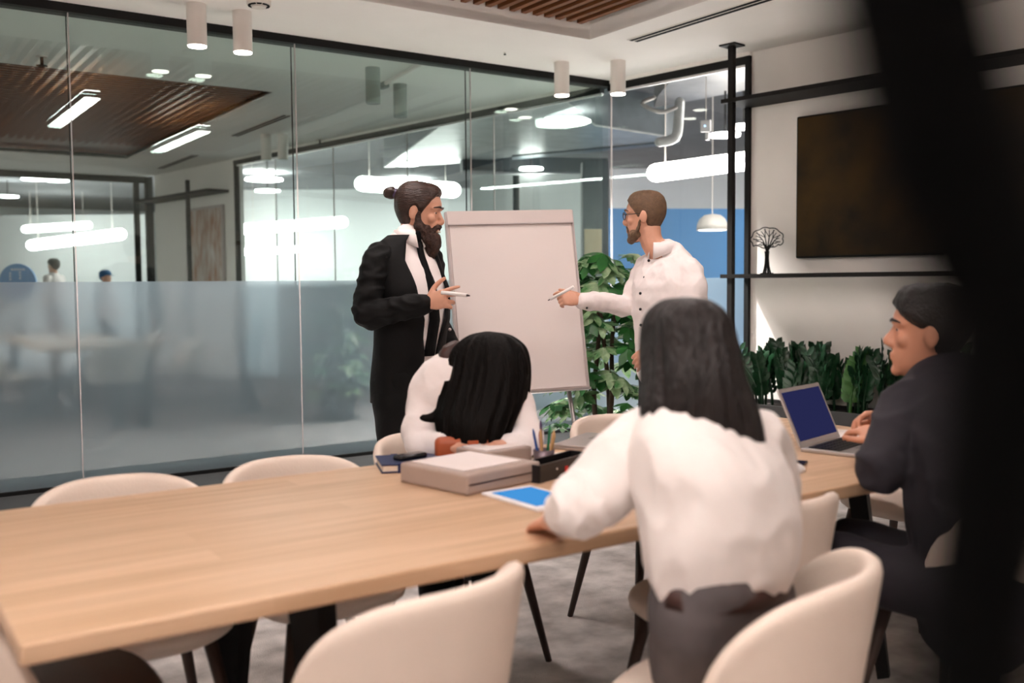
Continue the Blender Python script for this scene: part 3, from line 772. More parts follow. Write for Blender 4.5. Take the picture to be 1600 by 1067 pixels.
MB().bb((-.075, -.0875, -.0), (-.055, .0875, .03)).build('elastic_strap', 'navy_book', t)
t = empty('glasses_case', (1.235, 1.03, TZ+.0282), .2, 'small grey case lying on the navy notebook', 'case')
MB().rbox((0, 0, .009), (.11, .045, .018), .008).build('shell', 'phone_black', t, True)
# pen holder
ph = TP(850, 733); t = empty('pen_holder', (ph.x, ph.y, TZ), 0, 'pen holder full of pencils and pens', 'pen holder')
b = MB(); n = 20; vs = []; fs = []
for r, z in [(.030, 0), (.033, .062), (.030, .062), (.028, .006)]:
    for k in range(n): vs.append((r*math.cos(2*PI*k/n), r*math.sin(2*PI*k/n), z))
for i in range(3):
    for k in range(n): fs.append((i*n+k, i*n+(k+1) % n, (i+1)*n+(k+1) % n, (i+1)*n+k))
fs.append(tuple(range(n-1, -1, -1))); fs.append(tuple(3*n+k for k in range(n)))
b.add(vs, fs); b.build('cup', 'holder_mesh', t, True)
PENS = [('pencil_tan', -.02, -.015, 'tan wooden pencil leaning left', .165), ('pencil_tan', .012, -.022, 'tan wooden pencil at the front', .155), ('pen_blue', -.022, .01, 'light blue pen at the left of the holder', .16),
        ('pen_purple', .0, .012, 'tall dark purple pen in the middle of the holder', .195), ('pen_green', .022, .006, 'green capped pen at the right of the holder', .17), ('pen_pink', -.012, .0, 'pink pen in the holder', .15), ('pencil_tan', .022, -.012, 'short tan pencil at the right of the holder', .14)]
for m, x, y, lb, L in PENS:
    p = empty('pencil' if m == 'pencil_tan' else 'pen', (ph.x+x*.5, ph.y+y*.5, TZ+.008), 0, lb, 'pencil' if m == 'pencil_tan' else 'pen', 'pens in the holder')
    L *= .74; e = Vector((x*.9, y*.9, L)); MB().rod((0, 0, 0), e*.9, .0042, 8).build('barrel', m, p)
    MB().rod(e*.9, e, .0042, 8, .0014).build('tip', 'pencil_tan' if m == 'pencil_tan' else m, p)
pa, pb = TP(832, 752), TP(902, 732)
cpos = (pa+pb)/2; t = empty('desk_tray', (cpos.x, cpos.y, TZ), math.atan2(pb.y-pa.y, pb.x-pa.x), 'low black desk tray with a small red mark beside the box', 'desk tray')
Lt = (pb-pa).length+.03
for y0 in (-.035, .035): MB().bb((-Lt/2, y0-.003, 0), (Lt/2, y0+.003, .052)).build('side', 'plastic_black', t)
for x0 in (-Lt/2, Lt/2): MB().bb((x0-.003, -.035, 0), (x0+.003, .035, .052)).build('side', 'plastic_black', t)
MB().bb((-Lt/2, -.035, 0), (Lt/2, .035, .004)).build('bottom', 'plastic_black', t)
MB().box((.0, -.0395, .022), (.014, .002, .018)).build('red_mark', 'logo_red', t)
MB().box((-.05, -.0395, .03), (.005, .002, .005)).build('white_mark', 'tablet_white', t)
t = empty('tablet', (1.285, .44, TZ), .02, 'white tablet with bright blue screen on the oak table', 'tablet')
MB().rbox((0, 0, .004), (.165, .255, .008), .003).build('body', 'tablet_white', t)
MB().box((0, 0, .0083), (.13, .2, .001)).build('screen', 'screen_blue', t)
for i, (x, y, rz, lb) in enumerate([(1.72, .80, .3, 'white paper sheet with blue scribbles beside the pen holder'), (1.86, .70, .7, 'white paper sheet under the blouse sleeve'), (2.86, .66, .2, 'white paper with blue edge under the clasped hands')]):
    p = empty('paper_sheet', (x, y, TZ), rz, lb, 'paper', 'paper sheets on the table')
    MB().box((0, 0, .001), (.21, .297, .002)).build('sheet', 'paper_white', p)
    for k in range(4): MB().box((-.02, .05-.03*k, .0025), (.1-.02*k, .006, .001)).build('scribble', 'pen_blue', p)
p = TP(1332, 684); t = empty('brochure', (p.x, p.y, TZ+.0025), .3, 'white brochure with blue band beside the open laptop', 'brochure')
MB().box((0, 0, .003), (.2, .16, .006)).build('cover', 'paper_white', t)
MB().box((.0, -.055, .0065), (.2, .03, .001)).build('blue_band', 'pen_blue', t)
t = empty('closed_laptop', (1.98, 1.02, TZ), .5, 'grey closed laptop behind the pen holder', 'laptop')
MB().rbox((0, 0, .006), (.30, .21, .012), .004).build('base', 'aluminium', t)
MB().rbox((0, 0, .0155), (.30, .21, .006), .003, seg=2).build('lid', 'aluminium', t)
MB().box((.07, -.02, .019), (.12, .12, .001)).build('sticker', 'bezel_grey', t)
# open laptop
t = empty('open_laptop', (2.585, .535, TZ), .24, 'open silver laptop with dark blue screen in front of the seated man', 'laptop')
MB().rbox((0, -.105, .007), (.32, .21, .013), .004).build('base', 'aluminium', t)
kb = MB().box((0, -.075, .0142), (.28, .11, .0015)).build('keyboard', 'key_black', t)
b = MB()
for r in range(5):
    for c in range(12): b.box((-.129+.0234*c, -.0285-.0225*r, .0158), (.0185, .0175, .002))
b.build('keys', 'plastic_black', kb)['kind'] = 'stuff'
MB().box((0, -.17, .0142), (.1, .06, .001)).build('touchpad', 'bezel_grey', t)
sc = empty('lid', (0, .0, .012)); sc.parent = t
o = MB().rbox((0, 0, .105), (.32, .007, .21), .003, seg=2).build('lid_shell', 'aluminium', t); o.location = (0, .002, .012); o.rotation_euler.x = -.42
o2 = MB().box((0, -.0042, .108), (.29, .001, .175)).build('screen', 'screen_navy', o)
bpy.data.objects.remove(sc)
t = empty('phone', (2.20, .345, TZ), .5, 'dark phone lying beside the open laptop', 'phone')
MB().rbox((0, 0, .004), (.15, .075, .008), .003).build('body', 'phone_black', t)
p = TP(1248, 736); t = empty('computer_mouse', (p.x-.02, p.y, TZ), .3, 'flat white computer mouse at the edge of the blouse', 'mouse')
b = MB(); b.ell((0, 0, .0), (.052, .03, .026)); b.v = [(x, y, max(z, 0)) for x, y, z in b.v]; b.build('body', 'tablet_white', t, True)
MB().box((.03, 0, .0235), (.012, .004, .004)).build('wheel', 'phone_black', t)

# ------------------------------------------------------------------ flip chart
yaw = math.atan2(RT.y, RT.x)+math.radians(16)
fc = PX(808, 470, 5.25)
f = empty('flip_chart', (fc.x, fc.y, 0), yaw, 'white flip chart board on metal legs between the two standing men', 'flip chart')
cz = fc.z; lean = math.radians(-11); MR = Matrix.Rotation(lean, 3, 'X') @ Matrix.Rotation(math.radians(-1.6), 3, 'Y')
Wb, Hb = .70, .98
def fp(x, y, z): return MR @ Vector((x, y, z)) + Vector((0, 0, cz))
def fbox(name, m, c, d, parent=f):
    return MB().box(fp(*c), d, MR).build(name, m, parent)
fbox('board', 'board_white', (0, 0, 0), (Wb, .02, Hb))
fbox('paper_pad', 'paper_white', (0, -.013, -.03), (Wb-.02, .006, Hb-.08))
fbox('clamp_bar', 'board_white', (0, -.016, Hb/2-.035), (Wb, .022, .07))
fbox('clamp_edge', 'board_grey', (0, -.022, Hb/2-.072), (Wb, .016, .006))
fbox('tray', 'steel', (0, -.03, -Hb/2-.006), (Wb, .06, .012))
fbox('edge_strip', 'board_grey', (Wb/2+.004, 0, 0), (.01, .03, Hb))
fbox('edge_strip', 'board_grey', (-Wb/2-.004, 0, 0), (.01, .03, Hb))
for sx in (-1, 1):
    a = fp(sx*.24, .02, -Hb/2+.1); MB().rod(a, (sx*.36, -.18, .0), .013, 10).build('leg', 'steel', f, True)
a = fp(0, .03, .2); MB().rod(a, (0, .75, 0), .013, 10).build('leg', 'steel', f, True)
b_ = fp(.1, -.045, -Hb/2+.01); mk = empty('tray_marker', (0, 0, 0)); bpy.data.objects.remove(mk)

# ------------------------------------------------------------------ umbrella plant behind the man
sp = PX(945, 600, 6.25)
pt = empty('umbrella_plant', (sp.x, sp.y, 0), 0, 'tall variegated umbrella plant beside the flip chart', 'plant')
b = MB(); n = 28; vs = []; fs = []
for r, z in [(.15, 0), (.19, .3), (.175, .3), (.17, .26)]:
    for k in range(n): vs.append((r*math.cos(2*PI*k/n), r*math.sin(2*PI*k/n), z))
for i in range(3):
    for k in range(n): fs.append((i*n+k, i*n+(k+1) % n, (i+1)*n+(k+1) % n, (i+1)*n+k))
fs.append(tuple(range(n-1, -1, -1))); fs.append(tuple(3*n+k for k in range(n)))
b.add(vs, fs); b.build('pot', 'planter_dark', pt, True)
MB().cyl((0, 0, .24), .17, .012).build('soil', 'soil', pt)
rnd = random.Random(11)
for k in range(3):
    a = k*2.1; b = MB()
    b.tube([(.04*math.cos(a), .04*math.sin(a), .24), (.07*math.cos(a+.5), .07*math.sin(a+.5), .6), (.05*math.cos(a+1), .05*math.sin(a+1), .95), (.09*math.cos(a+1.4), .09*math.sin(a+1.4), 1.3)], [.018, .016, .013, .008], n=8, sub=4)
    b.build('trunk', 'trunk', pt, True)
def compound_leaf(nl, L, m, seed):
    rn = random.Random(seed); b = MB()
    b.rod((-.10, 0, -.06), (0, 0, 0), .0025, 5)
    for k in range(nl):
        a = -2.4+4.8*k/(nl-1); l = L*(1-.22*abs(a)/2.4)*rn.uniform(.9, 1.1); dr = -.35-rn.uniform(0, .25)
        d = Vector((math.cos(a), math.sin(a), dr)).normalized(); sd = Vector((-math.sin(a), math.cos(a), 0)); up = d.cross(sd)
        rows = [(.08, .02), (.3, .17), (.58, .22), (.82, .13), (1, .0)]
        vs = []
        for t_, wv in rows:
            c = d*l*t_+Vector((0, 0, -.06*l*t_*t_)); vs += [c+sd*l*wv+Vector((0, 0, .02*l)), c, c-sd*l*wv+Vector((0, 0, .02*l))]
        fs = []
        for i in range(4):
            fs += [(i*3, i*3+1, i*3+4, i*3+3), (i*3+1, i*3+2, i*3+5, i*3+4)]
        b.add(vs, fs)
    return b
lm = [compound_leaf(7, .125, 'leaf_green', s).build('leaf', 'leaf_pale' if s % 2 else 'leaf_green', pt, True) for s in range(4)]
cnt = 0
for k in range(150):
    z = rnd.uniform(.30, 1.50); a = rnd.uniform(0, 2*PI)
    rr = (.13+.17*rnd.random()**.6)*(1.0 if z < 1.25 else .8)
    if z < .6: rr *= 1.15
    if k < 4: o = lm[k]
    else: o = bpy.data.objects.new('leaf', lm[k % 4].data); COL.objects.link(o); o.parent = pt
    o.location = (rr*math.cos(a), rr*math.sin(a), z); o.rotation_euler = (rnd.uniform(-.4, .4), rnd.uniform(.0, .7), a)
    s = rnd.uniform(.85, 1.3); o.scale = (s, s, s)

# ------------------------------------------------------------------ made-up black strip close to the lens, stands for a dark blur
D0 = .17
KX = [(-700, 1370, 135), (-200, 1395, 135), (60, 1440, 138), (250, 1490, 140), (400, 1545, 126), (520, 1578, 122), (800, 1555, 118), (1000, 1525, 105), (1500, 1520, 105)]
ck = catmull([np.array(k, float) for k in KX], 5)
pts = [PX(k[1], k[0], D0) for k in ck]
base = Vector((pts[-1].x, pts[-1].y, 0)); dr = empty('added_dark_strip', base, 0, 'made-up narrow black strip very close to the camera, out of focus', 'blur_strip')
top = Vector((pts[0].x, pts[0].y, ZC-.005)); low = Vector((pts[-1].x, pts[-1].y, .01))
allp = [top]+pts+[low]
hw = [135]+[k[2] for k in ck]+[105]
b = MB(); b.tube(allp, [(h_*D0/FP, .008) for h_ in hw], ref=RT, n=20, smooth=False, round_cap=False)
b.build('strip_body', 'blur_black', dr, True, world=True)
# ------------------------------------------------------------------ people
HZ = [0, .02, .045, .07, .09, .115, .135, .155, .18, .205, .222, .232, .236]
HF = [.070, .090, .094, .093, .090, .088, .084, .094, .092, .078, .058, .035, .006]
HB = [-.005, -.03, -.05, -.068, -.08, -.092, -.098, -.1, -.098, -.086, -.066, -.045, -.016]
HW = [.026, .043, .054, .060, .065, .070, .072, .074, .072, .063, .048, .03, .008]
def hpt(th, z, off=0):
    f_ = np.interp(z, HZ, HF); bk = np.interp(z, HZ, HB); w_ = np.interp(z, HZ, HW)
    y = (f_+bk)/2+((f_-bk)/2+off)*math.cos(th); x = (w_+off)*math.sin(th)
    zz = z + (off*max(0, (z-.13)/.106) if z > .13 else 0)
    return Vector((x, y, zz))
def basis(fwd, up=UP):
    f_ = Vector(fwd).normalized(); r_ = f_.cross(Vector(up)).normalized(); u_ = r_.cross(f_)
    return Matrix((r_, f_, u_)).transposed()
class Head:
    def __init__(s, pos, fwd, up=UP, sc=1.0):
        s.p = Vector(pos); s.M = basis(fwd, up); s.s = sc      # pos = point between the ears, z .115 of the head
    def w(s, q): return s.p + s.M @ ((Vector(q)-Vector((0, 0, .115)))*s.s)
    def d(s, q): return s.M @ Vector(q)
    def skull(s, b):
        n = 32; zs = np.linspace(0, .236, 30); vs = []; fs = []
        for z in zs:
            for k in range(n): vs.append(s.w(hpt(2*PI*k/n, z)))
        for i in range(len(zs)-1):
            for k in range(n): fs.append((i*n+k, (i+1)*n+k, (i+1)*n+(k+1) % n, i*n+(k+1) % n))
        fs.append(tuple(range(n))); fs.append(tuple((len(zs)-1)*n+k for k in range(n-1, -1, -1)))
        b.add(vs, fs)
        # nose, brow, lips, ears
        b.tube([s.w(q) for q in ((0, .083, .145), (0, .096, .120), (0, .107, .101), (0, .100, .090))], [.008*s.s, .0105*s.s, .0135*s.s, .010*s.s], n=10, sub=3)
        for sx in (-1, 1):
            b.ell(s.w((sx*.011, .098, .092)), (.009*s.s,)*3)
            b.tube([s.w((sx*.012, .091, .153)), s.w((sx*.032, .086, .157)), s.w((sx*.052, .066, .150))], [.007*s.s, .008*s.s, .006*s.s], n=8, sub=2)
            b.ell(s.w((sx*.031, .074, .1425)), (.015*s.s, .012*s.s, .006*s.s), s.M)
            b.ell(s.w((sx*.031, .073, .1265)), (.014*s.s, .011*s.s, .005*s.s), s.M)
            b.ell(s.w((sx*.043, .066, .105)), (.020*s.s, .018*s.s, .02*s.s), s.M)
            b.ell(s.w((sx*.078, -.010, .118)), (.009*s.s, .020*s.s, .034*s.s), s.M @ Matrix.Rotation(.15*sx, 3, 'Z'))
        b.ell(s.w((0, .092, .062)), (.024*s.s, .010*s.s, .006*s.s), s.M)
        b.ell(s.w((0, .091, .051)), (.022*s.s, .010*s.s, .0065*s.s), s.M)
        b.ell(s.w((0, .080, .016)), (.024*s.s, .018*s.s, .018*s.s), s.M)
    def face_bits(s, parent, brow='hair_brown'):
        for sx in (-1, 1):
            b = MB(); b.ell(s.w((sx*.031, .0735, .134)), (.0085*s.s,)*3, None, 12, 8); e = b.build('eye', 'eye_white', parent, True, True)
            b = MB(); b.ell(s.w((sx*.031, .0788, .134)), (.0062*s.s, .005*s.s, .0062*s.s), s.M, 10, 6); b.build('iris', 'button_dark', e, True, False)
            e2 = e.children[0]; off = parent.location
            for v in e2.data.vertices: v.co -= off
            b = MB(); b.tube([s.w((sx*.013, .099, .158)), s.w((sx*.034, .094, .163)), s.w((sx*.054, .072, .155))], [.003*s.s, .0045*s.s, .002*s.s], n=6, sub=3); b.build('eyebrow', brow, parent, True, True)
    def cap(s, parent, m, line, thick, name='hair', amp=.004, seed=1, extra=None):
        """hair shell over the skull; line(theta)->lower z, thick(theta,t)->offset"""
        n = 64; R = 26; vs = []; fs = []
        for j in range(R+1):
            t = j/R
            for k in range(n):
                th = 2*PI*k/n; th2 = th if th <= PI else th-2*PI
                zl = line(th2); z = zl+(.236-zl)*(t**.8)
                off = thick(th2, t)*min(1, t*7)-.004*(1-min(1, t*7))
                off += amp*noise.noise(Vector((math.cos(th)*6+seed, math.sin(th)*6, z*18)))*min(1, t*5)
                vs.append(s.w(hpt(th, z, off)))
        for j in range(R):
            for k in range(n): fs.append((j*n+k, (j+1)*n+k, (j+1)*n+(k+1) % n, j*n+(k+1) % n))
        fs.append(tuple(R*n+k for k in range(n-1, -1, -1)))
        b = MB(); b.add(vs, fs); return b.build(name, m, parent, True, True)
def interp_line(pairs):
    xs_ = [math.radians(a) for a, _ in pairs]; ys = [z for _, z in pairs]
    return lambda th: float(np.interp(abs(th), xs_, ys))
def hand(b, wrist, d, back, side, curls, sc=1.0, spread=.16, thumb=(0.9, .5), thumb_curl=.3):
    """d finger direction, back = normal of hand's back, side=+1: thumb on the +(d x back) side"""
    d = Vector(d).normalized(); back = Vector(back); back = (back-d*back.dot(d)).normalized(); sd = d.cross(back).normalized()*side
    w = Vector(wrist); pl = .088*sc
    b.tube([w-d*.02*sc, w+d*.01*sc, w+d*.05*sc, w+d*pl], [(.027*sc, .019*sc), (.029*sc, .018*sc), (.041*sc, .015*sc), (.040*sc, .012*sc)], ref=sd, n=14, sub=3)
    Ls = [.072, .080, .075, .060]
    tips = []
    for i in range(4):
        o = (1.5-i)*.0205*sc; p = w+d*(pl-.006*sc)+sd*o; ang = 0; pts = [p-d*.015*sc, p]; rr = [.0092*sc, .0095*sc]
        sp_ = sd*(1.5-i)*spread*.5
        c = curls[i]
        for k, fr in enumerate((.45, .3, .25)):
            ang += c[k] if isinstance(c, (tuple, list)) else c
            dirv = (d*math.cos(ang)-back*math.sin(ang)+sp_*math.cos(ang)).normalized()
            p = p+dirv*Ls[i]*fr*sc; pts.append(p); rr.append((.0088, .0080, .0066)[k]*sc)
        b.tube(pts, rr, n=9, sub=3); tips.append(pts[-1])
    tp = w+d*.022*sc+sd*.028*sc; td = (d*(1-thumb[0]*.6)+sd*thumb[0]-back*thumb[1]).normalized()
    q1 = tp+td*.038*sc; td2 = (td+d*thumb_curl*1.4-back*.1).normalized(); q2 = q1+td2*.030*sc; td3 = (td2+d*thumb_curl).normalized(); q3 = q2+td3*.025*sc
    b.tube([tp-td*.015*sc, tp, q1, q2, q3], [.014*sc, .0145*sc, .0115*sc, .010*sc, .0078*sc], n=9, sub=3); tips.append(q3)
    return tips
def torso(b, pts, rad, side, grow=0, n=28, power=2.3, **kw):
    b.tube(pts, [(a+grow, c+grow) for a, c in rad], ref=side, n=n, sub=5, power=power, **kw)
def shoe(parent, heel, d, m='shoe_black'):
    h = Vector(heel); d = Vector(d).normalized(); b = MB()
    b.tube([h+Vector((0, 0, .045)), h+d*.06+Vector((0, 0, .055)), h+d*.15+Vector((0, 0, .035)), h+d*.23+Vector((0, 0, .03))], [(.036, .042), (.038, .052), (.044, .033), (.034, .026)], ref=d.cross(UP), n=14, sub=4)
    b.v = [(x, y, max(z, .002)) for x, y, z in b.v]; b.build('shoe', m, parent, True, True)
VOX = .0046
V = Vector

# ============ 1. bearded man in black suit
F1 = (RT*.80-FW*.60).normalized(); S1 = F1.cross(UP)      # facing, his right side
base = PX(640, 600, 4.68); B1 = V((base.x, base.y, 0))
P1 = empty('person', B1, 0, 'standing bearded man with hair bun in black suit and tie, holding a marker', 'person')
hf = (RT*.97-FW*.12+UP*-.20).normalized()
H1 = Head(PX(655, 335, 4.68), hf, UP, 1.07)
nk = PX(643, 370, 4.69)
def L1(f_, s_, z): return B1+F1*f_+S1*s_+UP*z
sp_pts = [L1(-.02, 0, .86), L1(0, 0, 1.0), L1(.03, 0, 1.15), L1(.02, 0, 1.30), L1(-.01, 0, 1.43), L1(-.01, 0, 1.515), L1(.0, 0, 1.55)]
sp_rad = [(.175, .125), (.172, .135), (.178, .14), (.19, .138), (.178, .108), (.125, .082), (.072, .062)]
shR = L1(-.02, .18, 1.435); shL = L1(-.02, -.18, 1.435)
elR = PX(574, 492, 4.46); wrR = PX(664, 474, 4.36)
elL = L1(-.08, -.27, 1.17); wrL = L1(.06, -.27, .93)
b = MB(); H1.skull(b)
b.tube([H1.w((0, -.015, .06)), nk, L1(-.01, 0, 1.48)], [.062, .062, .07], n=16, sub=4)
torso(b, sp_pts, [(a-.03, c-.03) for a, c in sp_rad], S1)
b.tube([shR, elR, wrR], [.05, .04, .03], n=12); b.tube([shL, elL, wrL], [.05, .04, .03], n=12)
hd = (PX(712, 462, 4.28)-wrR).normalized()
tips = hand(b, wrR+hd*.01, hd, (UP*.25-FW*.9-RT*.1), -1, [(.15, .2, .1), (.3, .35, .2), (.85, .9, .5), (.95, 1.0, .5)], 1.08, .2, (.85, .15), .45)
hand(b, wrL, (wrL-elL), -S1, -1, [(.3, .3, .2)]*4, 1.0)
for s in (1, -1):
    b.tube([L1(-.02, s*.09, .9), L1(0, s*.1, .5), L1(-.03, s*.11, .06)], [.075, .055, .04], n=12)
fuse(b.build('body', 'skin_fair', P1, True, True), VOX, 2)
H1.face_bits(P1)
H1.cap(P1, 'hair_brown', interp_line([(0, .207), (30, .203), (50, .182), (62, .150), (70, .112), (80, .108), (87, .135), (99, .125), (108, .075), (125, .03), (180, .012)]),
       lambda th, t: .013+.010*math.sin(min(1, t*1.2)*PI*.5), seed=2)
bn = H1.w((0, -.145, .185)); b = MB(); b.ell(bn, (.030, .034, .033), H1.M); b.tube([H1.w((0, -.1, .185)), H1.w((0, -.135, .188))], [.024, .016], n=10, sub=2)
o = b.build('hair_bun', 'hair_bun', P1, True, True); fuse(o, .005, 2); wrinkle(o, .008, (40, 40, 40))
b = MB(); b.tube([H1.w((0, -.112, .186)), H1.w((0, -.124, .187))], [.025, .025], n=12, sub=1); b.build('hair_tie', 'pen_purple', P1, True, True)
b = MB()
for q, r in [((0, .082, -.002), (.054, .042, .060)), ((0, .072, -.045), (.043, .036, .040)), ((.036, .058, .018), (.030, .040, .045)), ((-.036, .058, .018), (.030, .040, .045))]: b.ell(H1.w(q), tuple(x*1.07 for x in r), H1.M)
for s in (-1, 1):
    b.ell(H1.w((s*.052, .046, .050)), (.022, .036, .030), H1.M)
    b.tube([H1.w((s*.070, .012, .115)), H1.w((s*.068, .020, .075)), H1.w((s*.056, .045, .035)), H1.w((s*.03, .075, .0))], [.014, .022, .034, .034], n=10, sub=3)
    b.tube([H1.w((0, .101, .078)), H1.w((s*.022, .096, .072)), H1.w((s*.042, .076, .048))], [.009, .0105, .012], n=8, sub=3)
o = b.build('beard', 'beard_brown', P1, True, True); fuse(o, .0045, 2); wrinkle(o, .007, (55, 55, 40))
MB().ell(H1.w((0, .103, .056)), (.020, .008, .005), H1.M).build('teeth', 'teeth', P1, True, True)
# shirt, tie, collar
b = MB(); torso(b, sp_pts, sp_rad, S1, -.012)
b.build('shirt', 'shirt_white', P1, True, True)
def collar(parent, c0, c1, rad, fwd, m, op=.30, h=None):
    """stand collar with two points, opening at the front"""
    b = MB(); vs = []; fs = []; n = 40; fwd = V(fwd); sd = fwd.cross(UP).normalized(); f2 = UP.cross(sd).normalized()
    rows = [(0, rad*1.02, 0), (.55, rad*1.0, 0), (1, rad*.98, 0), (1.02, rad*1.06, 0), (.55, rad*1.16, .5), (.05, rad*1.26, 1)]
    for t, r, fl in rows:
        for k in range(n+1):
            a = op+(2*PI-2*op)*k/n; c = V(c0).lerp(V(c1), t); dip = -.035*fl*max(0, math.cos(a))**2
            rr_ = rad+(r-rad)*(.35+.65*max(0, math.cos(a))); vs.append(c+(f2*math.cos(a)+sd*math.sin(a))*rr_+UP*(dip if fl else (-.016*t*(1-max(0, math.cos(a)))*0)))
    for i in range(len(rows)-1):
        for k in range(n): fs.append((i*(n+1)+k, i*(n+1)+k+1, (i+1)*(n+1)+k+1, (i+1)*(n+1)+k))
    b.add(vs, fs); o = b.build('collar', m, parent, True, True)
    md = o.modifiers.new('s', 'SOLIDIFY'); md.thickness = .003; bake(o); return o
collar(P1, L1(.012, 0, 1.515), L1(.0, 0, 1.57), .063, F1, 'shirt_white', .25)
def front(pts, rad, F_, z, ang, grow):
    """point on the torso surface at height z, angle ang from the front"""
    zs = [p.z for p in pts]; 
    c = V([float(np.interp(z, zs, [p[i] for p in pts])) for i in range(2)]+[z])
    a = float(np.interp(z, zs, [r[0] for r in rad]))+grow; d_ = float(np.interp(z, zs, [r[1] for r in rad]))+grow
    sd = F_.cross(UP); ca, sa = math.cos(ang), math.sin(ang); pw = 2/2.3
    return c+F_*d_*math.copysign(abs(ca)**pw, ca)+sd*a*math.copysign(abs(sa)**pw, sa)
b = MB(); vs = []; fs = []
tz = np.linspace(1.525, .98, 14)
for i, z in enumerate(tz):
    wv = .016+.018*min(1, i/9)
    c = front(sp_pts, sp_rad, F1, z, 0, -.004)
    vs += [c+S1*wv-F1*.004, c+F1*.006, c-S1*wv-F1*.004]
for i in range(13): fs += [(i*3, i*3+1, i*3+4, i*3+3), (i*3+1, i*3+2, i*3+5, i*3+4)]
b.add(vs, fs); o = b.build('tie', 'tie_black', P1, True, True); md = o.modifiers.new('s', 'SOLIDIFY'); md.thickness = .006; bake(o)
b = MB(); c = front(sp_pts, sp_rad, F1, 1.535, 0, .004); b.tube([c+UP*.018, c-UP*.02], [(.020, .012), (.013, .010)], ref=S1, n=10, sub=2); b.build('tie_knot', 'tie_black', P1, True, True)
# jacket: open front shell and sleeves
def jacket(parent, pts, rad, F_, m, gap, z0, z1, grow=.012, thick=.012, rows=26):
    b = MB(); vs = []; fs = []; n = 56
    for j in range(rows+1):
        z = z0+(z1-z0)*j/rows; g = gap(z)
        for k in range(n+1):
            a = g+(2*PI-2*g)*k/n
            q = front(pts, rad, F_, z, a, grow)
            if z < pts[0].z: q = front(pts, rad, F_, pts[0].z, a, grow+(pts[0].z-z)*.06); q.z = z
            vs.append(q+V((noise.noise(q*7), noise.noise(q*7+V((5, 5, 5))), 0))*.010)
    for j in range(rows):
        for k in range(n): fs.append((j*(n+1)+k, j*(n+1)+k+1, (j+1)*(n+1)+k+1, (j+1)*(n+1)+k))
    b.add(vs, fs); o = b.build('jacket', m, parent, True, True)
    md = o.modifiers.new('s', 'SOLIDIFY'); md.thickness = thick; md.offset = 1; bake(o); o.data.polygons.foreach_set('use_smooth', [True]*len(o.data.polygons)); return o
j1 = jacket(P1, sp_pts, sp_rad, F1, 'suit_black', lambda z: float(np.interp(z, [.75, 1.0, 1.2, 1.42, 1.55], [.16, .22, .42, .62, .55])), .76, 1.545)
b = MB(); b.tube([shR+V((0, 0, .005))-S1*.05, shR, shR.lerp(elR, .5)+S1*.012, elR, elR.lerp(wrR, .5), wrR-hd*.005], [.062, .068, .066, .064, .058, .048], n=18, sub=5)
o = b.build('sleeve', 'suit_black', P1, True, True); fuse(o, .007, 3); wrinkle(o, .009, (10, 10, 20), 3, True); wrinkle(o, .006, (14, 14, 30), 6)
b = MB(); b.tube([shL+S1*.05, shL, shL.lerp(elL, .5), elL, elL.lerp(wrL, .5), wrL], [.062, .068, .064, .060, .054, .046], n=18, sub=5)
o = b.build('sleeve', 'suit_black', P1, True, True); fuse(o, .008, 3); wrinkle(o, .012, (14, 14, 26), 9)
b = MB(); b.tube([wrR-hd*.03, wrR+hd*.012], [(.040, .036), (.038, .034)], ref=UP, n=16, sub=2, round_cap=False); b.build('shirt_cuff', 'shirt_white', P1, True, True)
b = MB()
for s in (1, -1): b.tube([L1(-.02, s*.075, .92), L1(-.01, s*.095, .75), L1(.0, s*.105, .48), L1(-.03, s*.11, .05)], [(.105, .125), (.10, .115), (.078, .085), (.07, .075)], ref=S1, n=18, sub=5)
o = b.build('trousers', 'suit_black', P1, True, True); fuse(o, .01, 3); wrinkle(o, .01, (8, 8, 12), 2)
for s in (1, -1): shoe(P1, L1(-.09, s*.11, 0), F1)
MB().ell(front(sp_pts, sp_rad, F1, 1.10, -.42, .03), (.008,)*3).build('button', 'board_grey', P1, True, True)
# his marker
m0 = PX(708, 459, 4.27); m1 = PX(734, 462, 4.24); mk = empty('marker', m0, 0, 'white marker between the fingers of the bearded man', 'marker')
mb = (m1-m0); MB().rod(mb*-.7, mb*.82, .0085, 12).build('barrel', 'marker_white', mk, True); MB().rod(mb*.82, mb, .005, 10, .003).build('tip', 'marker_dark', mk, True)

# ============ 2. man with glasses in white shirt
F2 = (-RT*.86-FW*.5).normalized(); S2 = F2.cross(UP)      # his right side points away from camera
base = PX(1042, 600, 5.05); B2 = V((base.x, base.y, 0))
P2 = empty('person', B2, 0, 'standing man with glasses in white shirt pointing a marker at the flip chart', 'person')
H2 = Head(PX(1008, 341, 5.02), (-RT*.93+FW*.36-UP*.05), UP, 1.0)
def L2(f_, s_, z): return B2+F2*f_+S2*s_+UP*z
q_pts = [L2(0, 0, .86), L2(.01, 0, 1.0), L2(.02, 0, 1.13), L2(.02, 0, 1.27), L2(-.0, 0, 1.38), L2(.01, 0, 1.455), L2(.03, 0, 1.50)]
q_rad = [(.165, .125), (.165, .125), (.172, .13), (.182, .13), (.175, .108), (.122, .08), (.072, .064)]
s2R = L2(.0, .17, 1.39); s2L = L2(-.01, -.165, 1.37)
w2R = PX(908, 469, 5.0); e2R = PX(982, 476, 5.12)
e2L = PX(1088, 520, 4.82); w2L = PX(1024, 545, 4.74)
b = MB(); H2.skull(b)
b.tube([H2.w((0, -.02, .06)), H2.w((0, -.03, -.01)), L2(.01, 0, 1.42)], [.058, .058, .066], n=16, sub=4)
torso(b, q_pts, [(a-.03, c-.03) for a, c in q_rad], S2)
b.tube([s2R, e2R, w2R], [.045, .034, .026], n=12); b.tube([s2L, e2L, w2L], [.045, .034, .026], n=12)
